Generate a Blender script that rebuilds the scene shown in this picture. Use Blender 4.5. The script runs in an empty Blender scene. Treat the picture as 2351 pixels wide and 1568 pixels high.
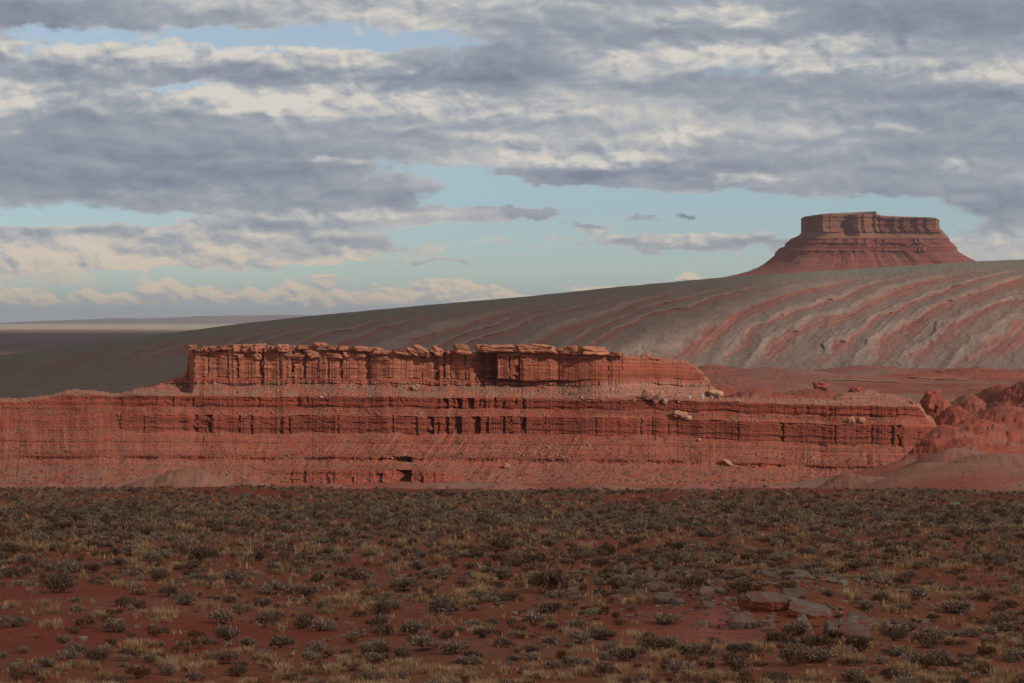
import bpy, math, random
import numpy as np
from mathutils import Vector, Matrix

random.seed(7)
rng = np.random.default_rng(11)
scn = bpy.context.scene
COL = scn.collection
R = math.radians

# ------------------------------------------------------------------ camera
F = 5302.0            # focal length in plate units (plate is 2351 units wide)
CX, HZ = 1175.5, 735.0
cam_d = bpy.data.cameras.new("camera")
cam_d.sensor_width = 36.0
cam_d.lens = F / 2351.0 * 36.0
cam_d.shift_y = -(784.0 - HZ) / 2351.0
cam_d.clip_start = 0.5
cam_d.clip_end = 300000.0
cam = bpy.data.objects.new("camera", cam_d)
cam.rotation_euler = (R(90), 0, 0)
COL.objects.link(cam)
scn.camera = cam

# ------------------------------------------------------------------ sun
SUN_EL, SUN_SIDE = 31.0, 60.0        # elevation; degrees to the right of straight behind the camera
sdir = Vector((math.sin(R(SUN_SIDE)) * math.cos(R(SUN_EL)),
               -math.cos(R(SUN_SIDE)) * math.cos(R(SUN_EL)), math.sin(R(SUN_EL))))
sun_d = bpy.data.lights.new("sun", 'SUN')
sun_d.energy = 3.0
sun_d.angle = R(0.5)
sun_d.color = (1.0, 0.90, 0.79)
sun = bpy.data.objects.new("sun", sun_d)
sun.rotation_euler = sdir.to_track_quat('Z', 'Y').to_euler()
COL.objects.link(sun)

scn.view_settings.view_transform = 'Standard'
scn.view_settings.look = 'None'
scn.view_settings.exposure = 0.0
scn.view_settings.gamma = 1.0
scn.cycles.use_denoising = True
scn.cycles.max_bounces = 4
scn.cycles.diffuse_bounces = 2
scn.cycles.glossy_bounces = 1
scn.cycles.volume_bounces = 0
scn.cycles.transparent_max_bounces = 8

# ------------------------------------------------------------------ sky
world = bpy.data.worlds.new("World")
scn.world = world
world.use_nodes = True
WT = world.node_tree
WT.nodes.clear()


class G:
    """small helper that writes node graphs as expressions"""
    def __init__(s, tree):
        s.t = tree

    def new(s, kind, **kw):
        n = s.t.nodes.new(kind)
        for k, v in kw.items():
            setattr(n, k, v)
        return n

    def put(s, sock, v):
        if isinstance(v, bpy.types.NodeSocket):
            s.t.links.new(v, sock)
        elif v is not None:
            sock.default_value = v

    def m(s, op, a, b=None, c=None, clamp=False):
        n = s.new('ShaderNodeMath', operation=op, use_clamp=clamp)
        for i, v in enumerate((a, b, c)):
            if v is not None:
                s.put(n.inputs[i], v)
        return n.outputs[0]

    def v(s, op, a, b=None, c=None):
        n = s.new('ShaderNodeVectorMath', operation=op)
        for i, x in enumerate((a, b, c)):
            if x is not None:
                s.put(n.inputs[i], x)
        return n.outputs['Value'] if op in ('DOT_PRODUCT', 'LENGTH') else n.outputs[0]

    def xyz(s, a=0.0, b=0.0, c=0.0):
        n = s.new('ShaderNodeCombineXYZ')
        for i, x in enumerate((a, b, c)):
            s.put(n.inputs[i], x)
        return n.outputs[0]

    def sep(s, a):
        n = s.new('ShaderNodeSeparateXYZ')
        s.put(n.inputs[0], a)
        return n.outputs

    def noise(s, vec, scale=1.0, detail=5.0, rough=0.55, dist=0.0, dims='3D', lac=2.0):
        n = s.new('ShaderNodeTexNoise', noise_dimensions=dims)
        s.put(n.inputs['Vector'], vec)
        n.inputs['Scale'].default_value = scale
        n.inputs['Detail'].default_value = detail
        n.inputs['Roughness'].default_value = rough
        n.inputs['Lacunarity'].default_value = lac
        n.inputs['Distortion'].default_value = dist
        return n.outputs['Fac']

    def rng(s, x, a, b, c=0.0, d=1.0, smooth=True):
        n = s.new('ShaderNodeMapRange', interpolation_type='SMOOTHSTEP' if smooth else 'LINEAR')
        s.put(n.inputs['Value'], x)
        for k, v in zip(('From Min', 'From Max', 'To Min', 'To Max'), (a, b, c, d)):
            s.put(n.inputs[k], v)
        return n.outputs[0]

    def mix(s, f, a, b, blend='MIX'):
        n = s.new('ShaderNodeMix', data_type='RGBA', blend_type=blend)
        s.put(n.inputs[0], f)
        for i, v in ((6, a), (7, b)):
            s.put(n.inputs[i], (*v, 1.0) if isinstance(v, tuple) and len(v) == 3 else v)
        return n.outputs[2]


def lin(r, g, b):
    f = lambda c: c / 12.92 if c <= 0.04045 else ((c + 0.055) / 1.055) ** 2.4
    return tuple(f(c / 255.0) for c in (r, g, b))


SKY_K = 0.1


def skycol(r, g, b):
    return tuple(c / SKY_K for c in lin(r, g, b))


g = G(WT)
tc = g.new('ShaderNodeTexCoord')
dx, dy, dz = g.sep(g.v('NORMALIZE', tc.outputs['Generated']))
az = g.m('ARCTAN2', dx, dy)
el = g.m('ARCSINE', dz)
U = g.m('MULTIPLY', az, F / 100.0)      # 100 plate units of azimuth
V = g.m('MULTIPLY', el, F / 100.0)      # and of elevation
P = g.xyz(U, V, 0.0)

# cloud banks: (x, y, half width, half height, amount)
COVER = [
    (640, 94, 260, 16, -1.7), (150, 92, 100, 14, -0.8), (420, 203, 60, 8, -0.9), (860, 118, 60, 10, -0.6),
    (1010, 395, 150, 20, -1.0), (1130, 440, 220, 40, -1.3), (1420, 500, 330, 55, -0.9), (1700, 468, 400, 22, -1.0),
    (1990, 462, 110, 14, -0.5), (300, 508, 140, 15, -1.2), (40, 508, 90, 12, -1.0), (960, 545, 220, 30, -0.4),
    (600, 563, 130, 12, -0.7), (1300, 590, 480, 40, -0.8), (2190, 515, 90, 22, -0.9), (1250, 620, 420, 18, -0.9),
    (480, 625, 300, 10, -0.6),
    (450, 430, 470, 70, 0.7), (830, 468, 230, 26, 1.0), (960, 500, 150, 16, 1.0), (1140, 487, 140, 11, 1.1),
    (720, 530, 160, 36, 0.95), (860, 572, 140, 18, 0.95), (150, 560, 280, 38, 1.0), (440, 592, 280, 30, 1.0), (560, 540, 120, 20, .5),
    (1500, 556, 330, 20, 1.9), (1340, 524, 60, 10, 1.4), (1440, 500, 60, 13, 1.1), (1595, 494, 36, 9, 1.75),
    (1010, 602, 130, 7, 1.4), (1210, 587, 50, 6, 1.3), (1240, 402, 190, 15, 1.1), (2310, 455, 190, 55, 1.3),
    (2300, 565, 110, 36, 1.1), (1650, 425, 400, 24, 0.8), (1890, 470, 40, 14, 0.9), (1750, 610, 130, 8, 0.4),
    (1500, 505, 50, 8, 1.0), (1330, 488, 36, 7, 1.3), (1230, 498, 50, 9, 1.3), (1560, 606, 90, 6, 1.1), (1150, 480, 100, 9, .6), (60, 615, 200, 14, 0.5),
]
LIGHT = [
    (480, 122, 330, 24, 0.95), (200, 132, 150, 26, 0.7), (830, 165, 110, 26, 0.95), (640, 228, 360, 24, 0.95),
    (900, 240, 180, 16, 0.5), (640, 262, 110, 12, 0.5), (30, 235, 55, 40, 0.95), (1540, 126, 150, 17, 1.0),
    (1930, 108, 110, 17, 1.0), (1720, 128, 120, 12, 0.6), (1700, 44, 90, 20, 0.9), (1558, 312, 46, 17, 1.0),
    (1290, 362, 170, 20, 0.85), (1450, 372, 55, 20, 0.8), (2280, 185, 90, 24, 0.75), (1850, 162, 230, 12, 0.6),
    (760, 368, 80, 8, 0.6), (800, 497, 150, 11, 0.7), (2010, 303, 130, 10, 0.45), (2210, 385, 35, 10, 0.7),
    (1700, 412, 70, 9, 0.6), (1170, 262, 160, 9, 0.5), (1180, 318, 140, 9, 0.5), (1400, 168, 120, 22, 0.5),
    (850, 55, 200, 22, 0.5), (470, 10, 120, 22, 0.5), (1000, 10, 300, 14, 0.35), (1540, 40, 70, 18, 0.4),
    (620, 380, 120, 12, 0.25), (290, 448, 80, 10, 0.4), (90, 590, 90, 18, 0.8), (330, 605, 130, 14, 0.6), (560, 245, 90, 10, 0.4),
    (450, 540, 250, 12, 0.4), (400, 652, 110, 12, 0.7), (640, 655, 90, 10, 0.6), (1180, 642, 110, 8, 0.6),
    (2140, 555, 50, 18, 0.4), (1500, 545, 260, 10, 0.9), (1595, 494, 40, 9, -0.9), (2270, 548, 80, 12, .5), (1700, 265, 500, 60, 0.12),
    (200, 560, 300, 40, 0.45), (450, 600, 300, 26, 0.35), (780, 585, 200, 16, 0.3),
    (80, 50, 260, 42, -0.5), (300, 360, 420, 46, -0.5), (1180, 165, 260, 40, -0.5), (2150, 50, 280, 34, -0.4),
    (2200, 340, 260, 50, -0.25), (1370, 398, 140, 13, -0.9), (700, 465, 260, 18, -0.4), (620, 180, 240, 14, -0.5),
    (150, 180, 160, 14, -0.5), (1700, 90, 240, 14, -0.35), (1650, 195, 500, 14, -0.2), (2290, 490, 140, 20, -0.5),
    (960, 105, 160, 10, -0.2),
]


def bank(lst, noisy_p):
    acc = None
    for (x, y, rx, ry, a) in lst:
        ux, vy = (x - CX) / 100.0, (HZ - y) / 100.0
        sx, sy = 100.0 / rx * 0.75, 100.0 / ry * 0.75
        q = g.v('MULTIPLY_ADD', noisy_p, (sx, sy, 0.0), (-ux * sx, -vy * sy, 0.0))
        e = g.m('POWER', 0.3679, g.v('DOT_PRODUCT', q, q))
        acc = g.m('MULTIPLY', e, a) if acc is None else g.m('MULTIPLY_ADD', e, a, acc)
    return acc


def fbm_at(du, dv):
    p = g.v('MULTIPLY', g.v('ADD', P, (du, dv, 0.0)), (0.34, 1.15, 1.0))
    return g.noise(p, scale=1.0, detail=6.0, rough=0.52, dist=0.2, dims='2D')


warp_a = g.noise(g.v('MULTIPLY', P, (0.9, 1.9, 1.0)), detail=5.0, rough=0.6, dims='2D')
warp_b = g.noise(g.v('MULTIPLY_ADD', P, (0.9, 1.9, 1.0), (31.7, 11.3, 0.0)), detail=5.0, rough=0.6, dims='2D')
PW = g.v('ADD', P, g.xyz(g.m('MULTIPLY_ADD', warp_a, 1.9, -0.95), g.m('MULTIPLY_ADD', warp_b, 0.62, -0.31), 0.0))
cover = bank(COVER, PW)
light = bank(LIGHT, PW)
n0 = fbm_at(0.0, 0.0)


def puff(du, dv):
    return g.noise(g.v('MULTIPLY_ADD', P, (1.15, 2.2, 1.0), (du * 1.15, dv * 2.2, 0.0)), detail=5.0, rough=0.5, dist=0.35, dims='2D')


def billow(du, dv):
    return g.noise(g.v('MULTIPLY_ADD', P, (2.6, 4.6, 1.0), (du * 2.6, dv * 4.6, 0.0)), detail=4.0, rough=0.55, dist=0.3, dims='2D')


p0, p1 = puff(0.0, 0.0), puff(0.12, 0.16)
f0, f1 = billow(0.0, 0.0), billow(0.05, 0.07)
low = g.rng(V, 0.5, 3.0, 1.0, 0.0)
# height dependence: heavy deck above, clear strip below it
base = g.rng(V, 2.5, 3.2, -0.10, 0.66)
base = g.m('ADD', base, g.rng(V, 9.0, 14.0, 0.0, 0.15))
d0 = g.m('ADD', g.m('ADD', base, cover), g.m('MULTIPLY_ADD', n0, 1.5, -0.75))
d0 = g.m('ADD', d0, g.m('MULTIPLY_ADD', p0, 0.8, -0.4))
d0 = g.m('ADD', d0, g.m('MULTIPLY', g.m('SUBTRACT', f0, 0.5), g.m('MULTIPLY_ADD', low, 0.5, 0.4)))
alpha = g.rng(d0, -0.14, 0.44)
# a row of small sunlit heaps standing on the horizon
topn = g.noise(g.xyz(g.m('MULTIPLY', U, 0.55), 3.3, 0.0), detail=2.0, rough=0.5, dims='2D')
heap_top = g.m('ADD', g.m('MULTIPLY_ADD', topn, 0.85, 0.38), g.m('MULTIPLY_ADD', p0, 0.6, -0.3))
heap_top = g.m('ADD', heap_top, g.m('MULTIPLY_ADD', f0, 0.26, -0.13))
hd = g.m('SUBTRACT', heap_top, V)
heap = g.m('MULTIPLY', g.rng(hd, -0.03, 0.07), g.rng(g.m('ADD', V, g.m('MULTIPLY_ADD', p0, 0.3, -0.15)), 0.30, 0.40))
heap = g.m('MULTIPLY', heap, g.rng(U, 5.0, 9.0, 1.0, 0.35))
heap_lit = g.m('ADD', g.rng(hd, 0.0, 0.55, 0.85, 0.15), g.m('ADD', g.m('MULTIPLY', g.m('SUBTRACT', f0, f1), 2.2), g.m('MULTIPLY', g.m('SUBTRACT', p0, p1), 2.4)))
relief = g.m('ADD', g.m('MULTIPLY', g.m('SUBTRACT', p0, p1), 2.2), g.m('MULTIPLY', g.m('SUBTRACT', f0, f1), g.m('MULTIPLY_ADD', low, 1.2, 0.4)))
lc = g.rng(light, -0.1, 0.7, 0.40, 1.0)
lc = g.m('MAXIMUM', lc, g.m('MULTIPLY', low, 0.8))
lit = g.m('ADD', g.m('MULTIPLY', light, g.m('MULTIPLY_ADD', p0, 1.2, 0.30)), g.m('MULTIPLY', relief, lc))
streak = g.noise(g.v('MULTIPLY', P, (0.16, 1.3, 1.0)), detail=4.0, rough=0.5, dist=0.5, dims='2D')
lit = g.m('ADD', lit, g.m('MULTIPLY_ADD', n0, 0.9, -0.45))
lit = g.m('ADD', lit, g.m('MULTIPLY_ADD', streak, 1.5, -0.75))
lit = g.m('ADD', lit, g.rng(d0, 0.0, 0.6, 0.32, 0.0))
lit = g.m('ADD', lit, 0.20)
lit = g.m('ADD', lit, g.m('MULTIPLY', low, 0.16))
c_dark = g.mix(low, skycol(125, 133, 150), skycol(150, 158, 168))
c_mid = g.mix(low, skycol(166, 171, 179), skycol(186, 186, 184))
c_lit = g.mix(low, skycol(217, 211, 202), skycol(222, 205, 184))
cl = g.mix(g.rng(lit, -0.5, 0.5, smooth=False), c_dark, c_mid)
cl = g.mix(g.rng(lit, 0.22, 1.45), cl, c_lit)
# unseen deck overhead: its tone is set to control the ambient light
over = g.rng(V, 8.5, 16.0)
cl = g.mix(over, cl, tuple(c * 0.62 for c in skycol(178, 171, 165)))
sky = g.new('ShaderNodeTexSky', sky_type='NISHITA')
sky.sun_disc = False
sky.sun_elevation = R(SUN_EL)
sky.sun_rotation = math.atan2(sdir.x, sdir.y)
sky.altitude = 1300.0
sky.air_density = 1.0
sky.dust_density = 0.6
sky.ozone_density = 1.5
clear = g.mix(1.0, sky.outputs[0], g.mix(g.rng(V, 2.6, 6.4, 0.0, 1.0, False), (0.71, 0.79, 0.90), (1.13, 1.01, 0.95)), 'MULTIPLY')
# thin veil low over the horizon
veil = g.rng(V, 0.0, 1.3, 0.85, 0.0)
clear = g.mix(veil, clear, skycol(160, 175, 183))
heaps = g.mix(g.rng(heap_lit, 0.0, 0.85, smooth=False), skycol(172, 175, 178), skycol(226, 206, 182))
final = g.mix(g.m('MULTIPLY', heap, 0.92), clear, heaps)
final = g.mix(g.m('MULTIPLY', alpha, g.rng(V, 0.55, 1.0, 0.0, 1.0)), final, cl)
bg = g.new('ShaderNodeBackground')
g.put(bg.inputs['Color'], final)
bg.inputs['Strength'].default_value = SKY_K
wo = g.new('ShaderNodeOutputWorld')
WT.links.new(bg.outputs[0], wo.inputs['Surface'])
world.cycles.sampling_method = 'MANUAL'
world.cycles.sample_map_resolution = 512


# ------------------------------------------------------------------ helpers
def _h(ix, iy, seed):
    h = (ix.astype(np.int64) * 374761393 + iy.astype(np.int64) * 668265263 + seed * 974634541) & 0xFFFFFFFF
    h = ((h ^ (h >> 13)) * 1274126177) & 0xFFFFFFFF
    h = ((h ^ (h >> 16)) * 2246822519) & 0xFFFFFFFF
    return ((h ^ (h >> 15)) & 0xFFFFFF) / float(0x1000000)


_ga = np.random.default_rng(99).random((256, 256)).astype(np.float32) * 2 * np.pi
_GC, _GS = np.cos(_ga).ravel(), np.sin(_ga).ravel()


def perlin(x, y, seed=0):
    x, y = np.broadcast_arrays(np.asarray(x, float), np.asarray(y, float))
    ix, iy = np.floor(x), np.floor(y)
    fx, fy = (x - ix).astype(np.float32), (y - iy).astype(np.float32)
    ax = (ix.astype(np.int32) + seed * 57) & 255
    ay = (iy.astype(np.int32) + seed * 131 + (seed // 7) * 29) & 255
    bx, by = ((ax + 1) & 255), ((ay + 1) & 255) * 256
    ay = ay * 256
    u, v = fx * fx * fx * (fx * (fx * 6 - 15) + 10), fy * fy * fy * (fy * (fy * 6 - 15) + 10)
    fx1, fy1 = fx - 1, fy - 1

    def gd(i, px, py):
        return _GC[i] * px + _GS[i] * py
    a = gd(ax + ay, fx, fy)
    b = gd(bx + ay, fx1, fy)
    c = gd(ax + by, fx, fy1)
    d = gd(bx + by, fx1, fy1)
    a = a + (b - a) * u
    c = c + (d - c) * u
    return ((a + (c - a) * v) * 1.5).astype(float)


def fbm(x, y, seed=0, octv=4, rough=0.5):
    s, a, n = 0.0, 1.0, 0.0
    for k in range(octv):
        s = s + a * perlin(x * 2 ** k + 13.7 * k, y * 2 ** k - 7.1 * k, seed + k)
        n += a
        a *= rough
    return s / n


def ridged(x, y, seed=0, octv=3):
    s, a, n = 0.0, 1.0, 0.0
    for k in range(octv):
        s = s + a * (1 - np.abs(perlin(x * 2 ** k + 3.3 * k, y * 2 ** k + 9.1 * k, seed + k)) * 1.6)
        n += a
        a *= 0.5
    return s / n


def sst(x, a, b):
    t = np.clip((x - a) / (b - a), 0, 1)
    return t * t * (3 - 2 * t)


def cell1(x, seed):
    """random value per unit cell"""
    i = np.floor(x).astype(np.int64)
    return _h(i, np.zeros_like(i), seed)


def mixc(a, b, t):
    t = np.asarray(t)[..., None]
    return a * (1 - t) + b * t


def C3(*c):
    return np.array(c, float)


def plate(x, y, Y):
    """world point at distance Y seen at plate position x, y"""
    x, y, Y = np.broadcast_arrays(np.asarray(x, float), np.asarray(y, float), np.asarray(Y, float))
    return np.stack([(x - CX) / F * Y, Y, (HZ - y) / F * Y], -1)


def mesh_from(name, verts, quads, col=None, smooth=False):
    me = bpy.data.meshes.new(name)
    nv, nf = len(verts), len(quads)
    k = quads.shape[1]
    me.vertices.add(nv)
    me.vertices.foreach_set('co', np.ascontiguousarray(verts, np.float32).ravel())
    me.loops.add(nf * k)
    me.polygons.add(nf)
    me.loops.foreach_set('vertex_index', np.ascontiguousarray(quads, np.int32).ravel())
    me.polygons.foreach_set('loop_start', np.arange(0, nf * k, k, dtype=np.int32))
    me.polygons.foreach_set('loop_total', np.full(nf, k, np.int32))
    me.polygons.foreach_set('use_smooth', np.full(nf, smooth, bool))
    me.update(calc_edges=True)
    if col is not None:
        a = me.color_attributes.new('Col', 'FLOAT_COLOR', 'POINT')
        c4 = np.ones((nv, 4), np.float32)
        c4[:, :3] = col
        a.data.foreach_set('color', c4.ravel())
    return me


def grid_quads(nr, nc):
    i = np.arange(nr * nc).reshape(nr, nc)
    return np.stack([i[:-1, :-1], i[1:, :-1], i[1:, 1:], i[:-1, 1:]], -1).reshape(-1, 4)


def obj(name, me, mat, parent=None, loc=None):
    o = bpy.data.objects.new(name, me)
    if mat:
        if not me.materials:
            me.materials.append(mat)
    if parent:
        o.parent = parent
    if loc is not None:
        o.location = loc
    COL.objects.link(o)
    return o


def empty(name, loc=(0, 0, 0)):
    o = bpy.data.objects.new(name, None)
    o.location = loc
    COL.objects.link(o)
    return o


def tag(o, label=None, cat=None, group=None, kind=None):
    for k, v in (('label', label), ('category', cat), ('group', group), ('kind', kind)):
        if v:
            o[k] = v
    return o


def rock_mat(name, scale, amount=0.35, bump=0.5, bump_dist=0.3, vary=True):
    """stone and soil: vertex-stored bed colour broken up by several sizes of noise"""
    m = bpy.data.materials.new(name)
    m.use_nodes = True
    t = m.node_tree
    t.nodes.clear()
    q = G(t)
    at = q.new('ShaderNodeAttribute', attribute_name='Col')
    pos = q.new('ShaderNodeNewGeometry').outputs['Position']
    n1 = q.noise(pos, scale=1.0 / scale, detail=8.0, rough=0.62)
    n2 = q.noise(q.v('MULTIPLY', pos, (0.35, 0.35, 2.6)), scale=0.6 / scale, detail=6.0, rough=0.6)
    f = q.m('ADD', q.m('MULTIPLY_ADD', n1, 2 * amount, 1.0 - amount), q.m('MULTIPLY_ADD', n2, amount, -0.5 * amount))
    c = q.mix(1.0, at.outputs['Color'], q.xyz(f, f, f), 'MULTIPLY')
    b = q.new('ShaderNodeBsdfPrincipled')
    q.put(b.inputs['Base Color'], c)
    b.inputs['Roughness'].default_value = 0.95
    b.inputs['Specular IOR Level'].default_value = 0.1
    if bump:
        bp = q.new('ShaderNodeBump')
        bp.inputs['Strength'].default_value = bump
        bp.inputs['Distance'].default_value = bump_dist
        q.put(bp.inputs['Height'], n1)
        q.put(b.inputs['Normal'], bp.outputs[0])
    o = q.new('ShaderNodeOutputMaterial')
    t.links.new(b.outputs[0], o.inputs['Surface'])
    return m


M_MESA = rock_mat('red_sandstone', 1.6, 0.20, 0.22, 0.3)
M_RIDGE = rock_mat('banded_limestone', 9.0, 0.20, 0.3, 1.5)
M_BUTTE = rock_mat('butte_sandstone', 9.0, 0.22, 0.5, 3.0)
M_SOIL = rock_mat('red_soil', 0.7, 0.35, 0.6, 0.12)
M_FAR = rock_mat('far_plateau_rock', 400.0, 0.2, 0.0)

# ------------------------------------------------------------------ ground
PX = np.array([0, 30, 62, 110, 150, 240, 330, 360, 450, 600, 700, 800, 900, 985, 1100, 1300, 1700, 2200, 2700, 3500, 5000, 8000, 15000, 30000, 42000, 46000, 90000], float)
PM = np.array([-1.8, -5.4, -9.75, -12.6, -14.4, -19.5, -24.2, -26.8, -38, -54, -63, -69, -71.5, -72, -70, -66, -60, -58, -58, -70, -76, -78, -77, -72, -46, -46, -120], float)
PR = np.array([-1.8, -5.4, -9.75, -12.6, -14.4, -19.5, -24.6, -27.0, -36, -47, -53, -57.5, -60, -61, -61, -60, -58, -57, -56, -70, -76, -78, -77, -72, -46, -46, -120], float)
PL = np.array([-1.8, -5.4, -9.75, -12.6, -14.4, -19.5, -23.8, -26.5, -38, -54, -62, -68, -71, -73, -80, -92, -98, -100, -100, -95, -76, -78, -77, -72, -46, -46, -120], float)
BUMPS = [  # plate x, plate y of the top, distance, half width (plate units), half depth (m), colour
    (430, 1075, 905, 150, 26, 'pale'), (575, 1099, 890, 90, 15, 'pale'),
    (1935, 1086, 890, 95, 16, 'pale'), (2195, 1064, 935, 150, 22, 'pale'), (2060, 1092, 870, 160, 18, 'pale'),
    (120, 1108, 915, 110, 18, 'pink'), (760, 1110, 930, 90, 16, 'pink'), (1010, 1112, 900, 70, 12, 'pink'), (1160, 1108, 935, 120, 16, 'pink'), (1390, 1112, 915, 130, 18, 'pink'),
    (1590, 1110, 925, 110, 16, 'pink'), (1750, 1107, 930, 90, 15, 'pink'), (300, 1104, 935, 130, 14, 'pink'),
    (2190, 1028, 985, 95, 20, 'pink'), (2290, 1040, 960, 110, 24, 'pink'), (2120, 1062, 945, 110, 18, 'pink'),
    (1640, 838, 2480, 90, 110, 'red'), (1770, 843, 2400, 130, 100, 'pink'), (1985, 838, 2480, 110, 100, 'pink'),
    (2240, 843, 2330, 110, 110, 'red'), (2100, 856, 2250, 110, 80, 'red'), (1880, 860, 2150, 190, 80, 'pink'), (1700, 866, 2000, 160, 80, 'pink'),
    (2410, 858, 1380, 150, 70, 'red'), (2300, 884, 1440, 85, 55, 'red'), (2500, 840, 1500, 150, 90, 'red'), (2225, 905, 1400, 70, 50, 'red'),
    (2150, 907, 1180, 75, 36, 'red'), (2190, 932, 1130, 95, 34, 'red'), (2240, 960, 1090, 130, 36, 'red'), (2165, 975, 1065, 110, 34, 'red'), (2230, 1004, 1040, 120, 30, 'red'), (2330, 985, 1130, 110, 40, 'red'), (2310, 930, 1290, 120, 50, 'red'),
    (1860, 893, 1650, 110, 60, 'red'), (1740, 893, 1600, 130, 50, 'red'), (1650, 880, 1700, 80, 50, 'red'), (1985, 892, 1500, 100, 50, 'pink'),
]


def ground_z(x, Y):
    """x is the plate column"""
    w_r = sst(x, 1750, 2250)
    w_l = sst(x, 900, 350)
    z = np.interp(Y, PX, PM) * (1 - w_r) + np.interp(Y, PX, PR) * w_r
    z = z * (1 - w_l) + np.interp(Y, PX, PL) * w_l
    X = (x - CX) / F * Y
    nf = sst(Y, 40, 80) * sst(Y, 700, 330)
    z = z + nf * (0.9 * fbm(X / 38, Y / 38, 3, 3) + 0.22 * fbm(X / 6, Y / 6, 8, 3) + 0.05 * fbm(X / 1.3, Y / 1.3, 9, 2))
    # small rocky bank on the near right
    b = np.exp(-((x - 1800) / 290) ** 2 - ((Y - 93) / 9.5) ** 2)
    z = z + 1.15 * b * (1 + 0.5 * fbm(X / 3, Y / 3, 4, 3))
    z = z - 0.6 * np.exp(-((x - 1700) / 240) ** 2 - ((Y - 78) / 6.0) ** 2)
    mid = sst(Y, 650, 850) * sst(Y, 4200, 3000)
    z = z + mid * (2.0 * fbm(X / 90, Y / 90, 21, 4) + 0.5 * fbm(X / 14, Y / 14, 24, 3))
    far = sst(Y, 4000, 9000)
    z = z + far * 8.0 * fbm(X / 3000, Y / 3000, 31, 3)
    return z


def bump_list():
    out = []
    for (bx, by, Y0, hw, hd, c) in BUMPS:
        g0 = float(ground_z(np.array([bx]), np.array([Y0]))[0])
        top = (HZ - by) / F * Y0
        out.append(((bx - CX) / F * Y0, Y0, max(0.5, top - g0), hw / F * Y0, hd, c))
    return out


BL = bump_list()


def ground_full(x, Y):
    z0 = ground_z(x, Y)
    z = z0.copy()
    X = (x - CX) / F * Y
    wr, wp, wk = np.zeros_like(z), np.zeros_like(z), np.zeros_like(z)
    for n_, (bX, bY, h, rx, ry, c) in enumerate(BL):
        m = (np.abs(X - bX) < rx * 2.6) & (np.abs(Y - bY) < ry * 2.6)
        if not m.any():
            continue
        Xm, Ym, zm, z0m = X[m], Y[m], z[m], z0[m]
        q = np.sqrt(((Xm - bX) / rx) ** 2 + ((Ym - bY) / ry) ** 2)
        q = q * (1 + 0.32 * fbm(Xm / rx * 1.5 + n_ * 7, Ym / ry * 1.5, 40 + n_, 4))
        e = np.clip(1.0 - q / 1.7, 0, 1)
        e = e * e * (3 - 2 * e)
        if c == 'red':
            gl = 1 - 0.17 * ridged(Xm / 6 + n_, Ym / 6, 77, 4) * sst(q, 0.05, 0.5)
            gl = gl + 0.10 * (cell1(e * 9 + 0.3 * fbm(Xm / 5, Ym / 5, 78, 2), 79) - 0.5)
        else:
            gl = 1 - 0.14 * ridged(Xm / 9 + n_, Ym / 9, 79, 4) * sst(q, 0.0, 0.4) + 0.05 * fbm(Xm / 3, Ym / 3, 80, 3)
        rise = h * e * gl
        if c == 'red':
            k_ = rise / 2.4 + 0.25 * fbm(Xm / 12, Ym / 12, 81, 2)
            rise = rise * 0.6 + 0.4 * 2.4 * (np.floor(k_) + sst(k_ - np.floor(k_), 0.45, 1.0)) * sst(q, 1.6, 1.0)
        z[m] = np.maximum(zm, z0m + rise)
        w = {'pale': wp, 'red': wr, 'pink': wk}[c]
        w[m] = np.maximum(w[m], e)
    return z, wr, wp, wk


def field_bare(X, Y):
    """0 where scrub is thick, 1 where the red soil lies open"""
    x = X / Y * F + CX
    b = 0.42 + 1.3 * fbm(X / 22, Y / 30, 51, 4)
    b = b + 0.45 * sst(x, 1250, 500) * sst(Y, 135, 105)
    b = b - 0.40 * sst(Y, 110, 140) * sst(Y, 250, 200)
    b = b + 0.35 * np.exp(-((x - 1650) / 160) ** 2 - ((Y - 86) / 9) ** 2) + 0.35 * np.exp(-((x - 1080) / 220) ** 2 - ((Y - 92) / 9) ** 2)
    b = b + 0.75 * sst(Y, 262, 335) + 0.22 * sst(x, 1000, 300) * sst(Y, 70, 78) * sst(Y, 125, 100) - 0.75 * sst(Y, 80, 68) - 0.12
    return np.clip(b, 0, 1)


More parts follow.
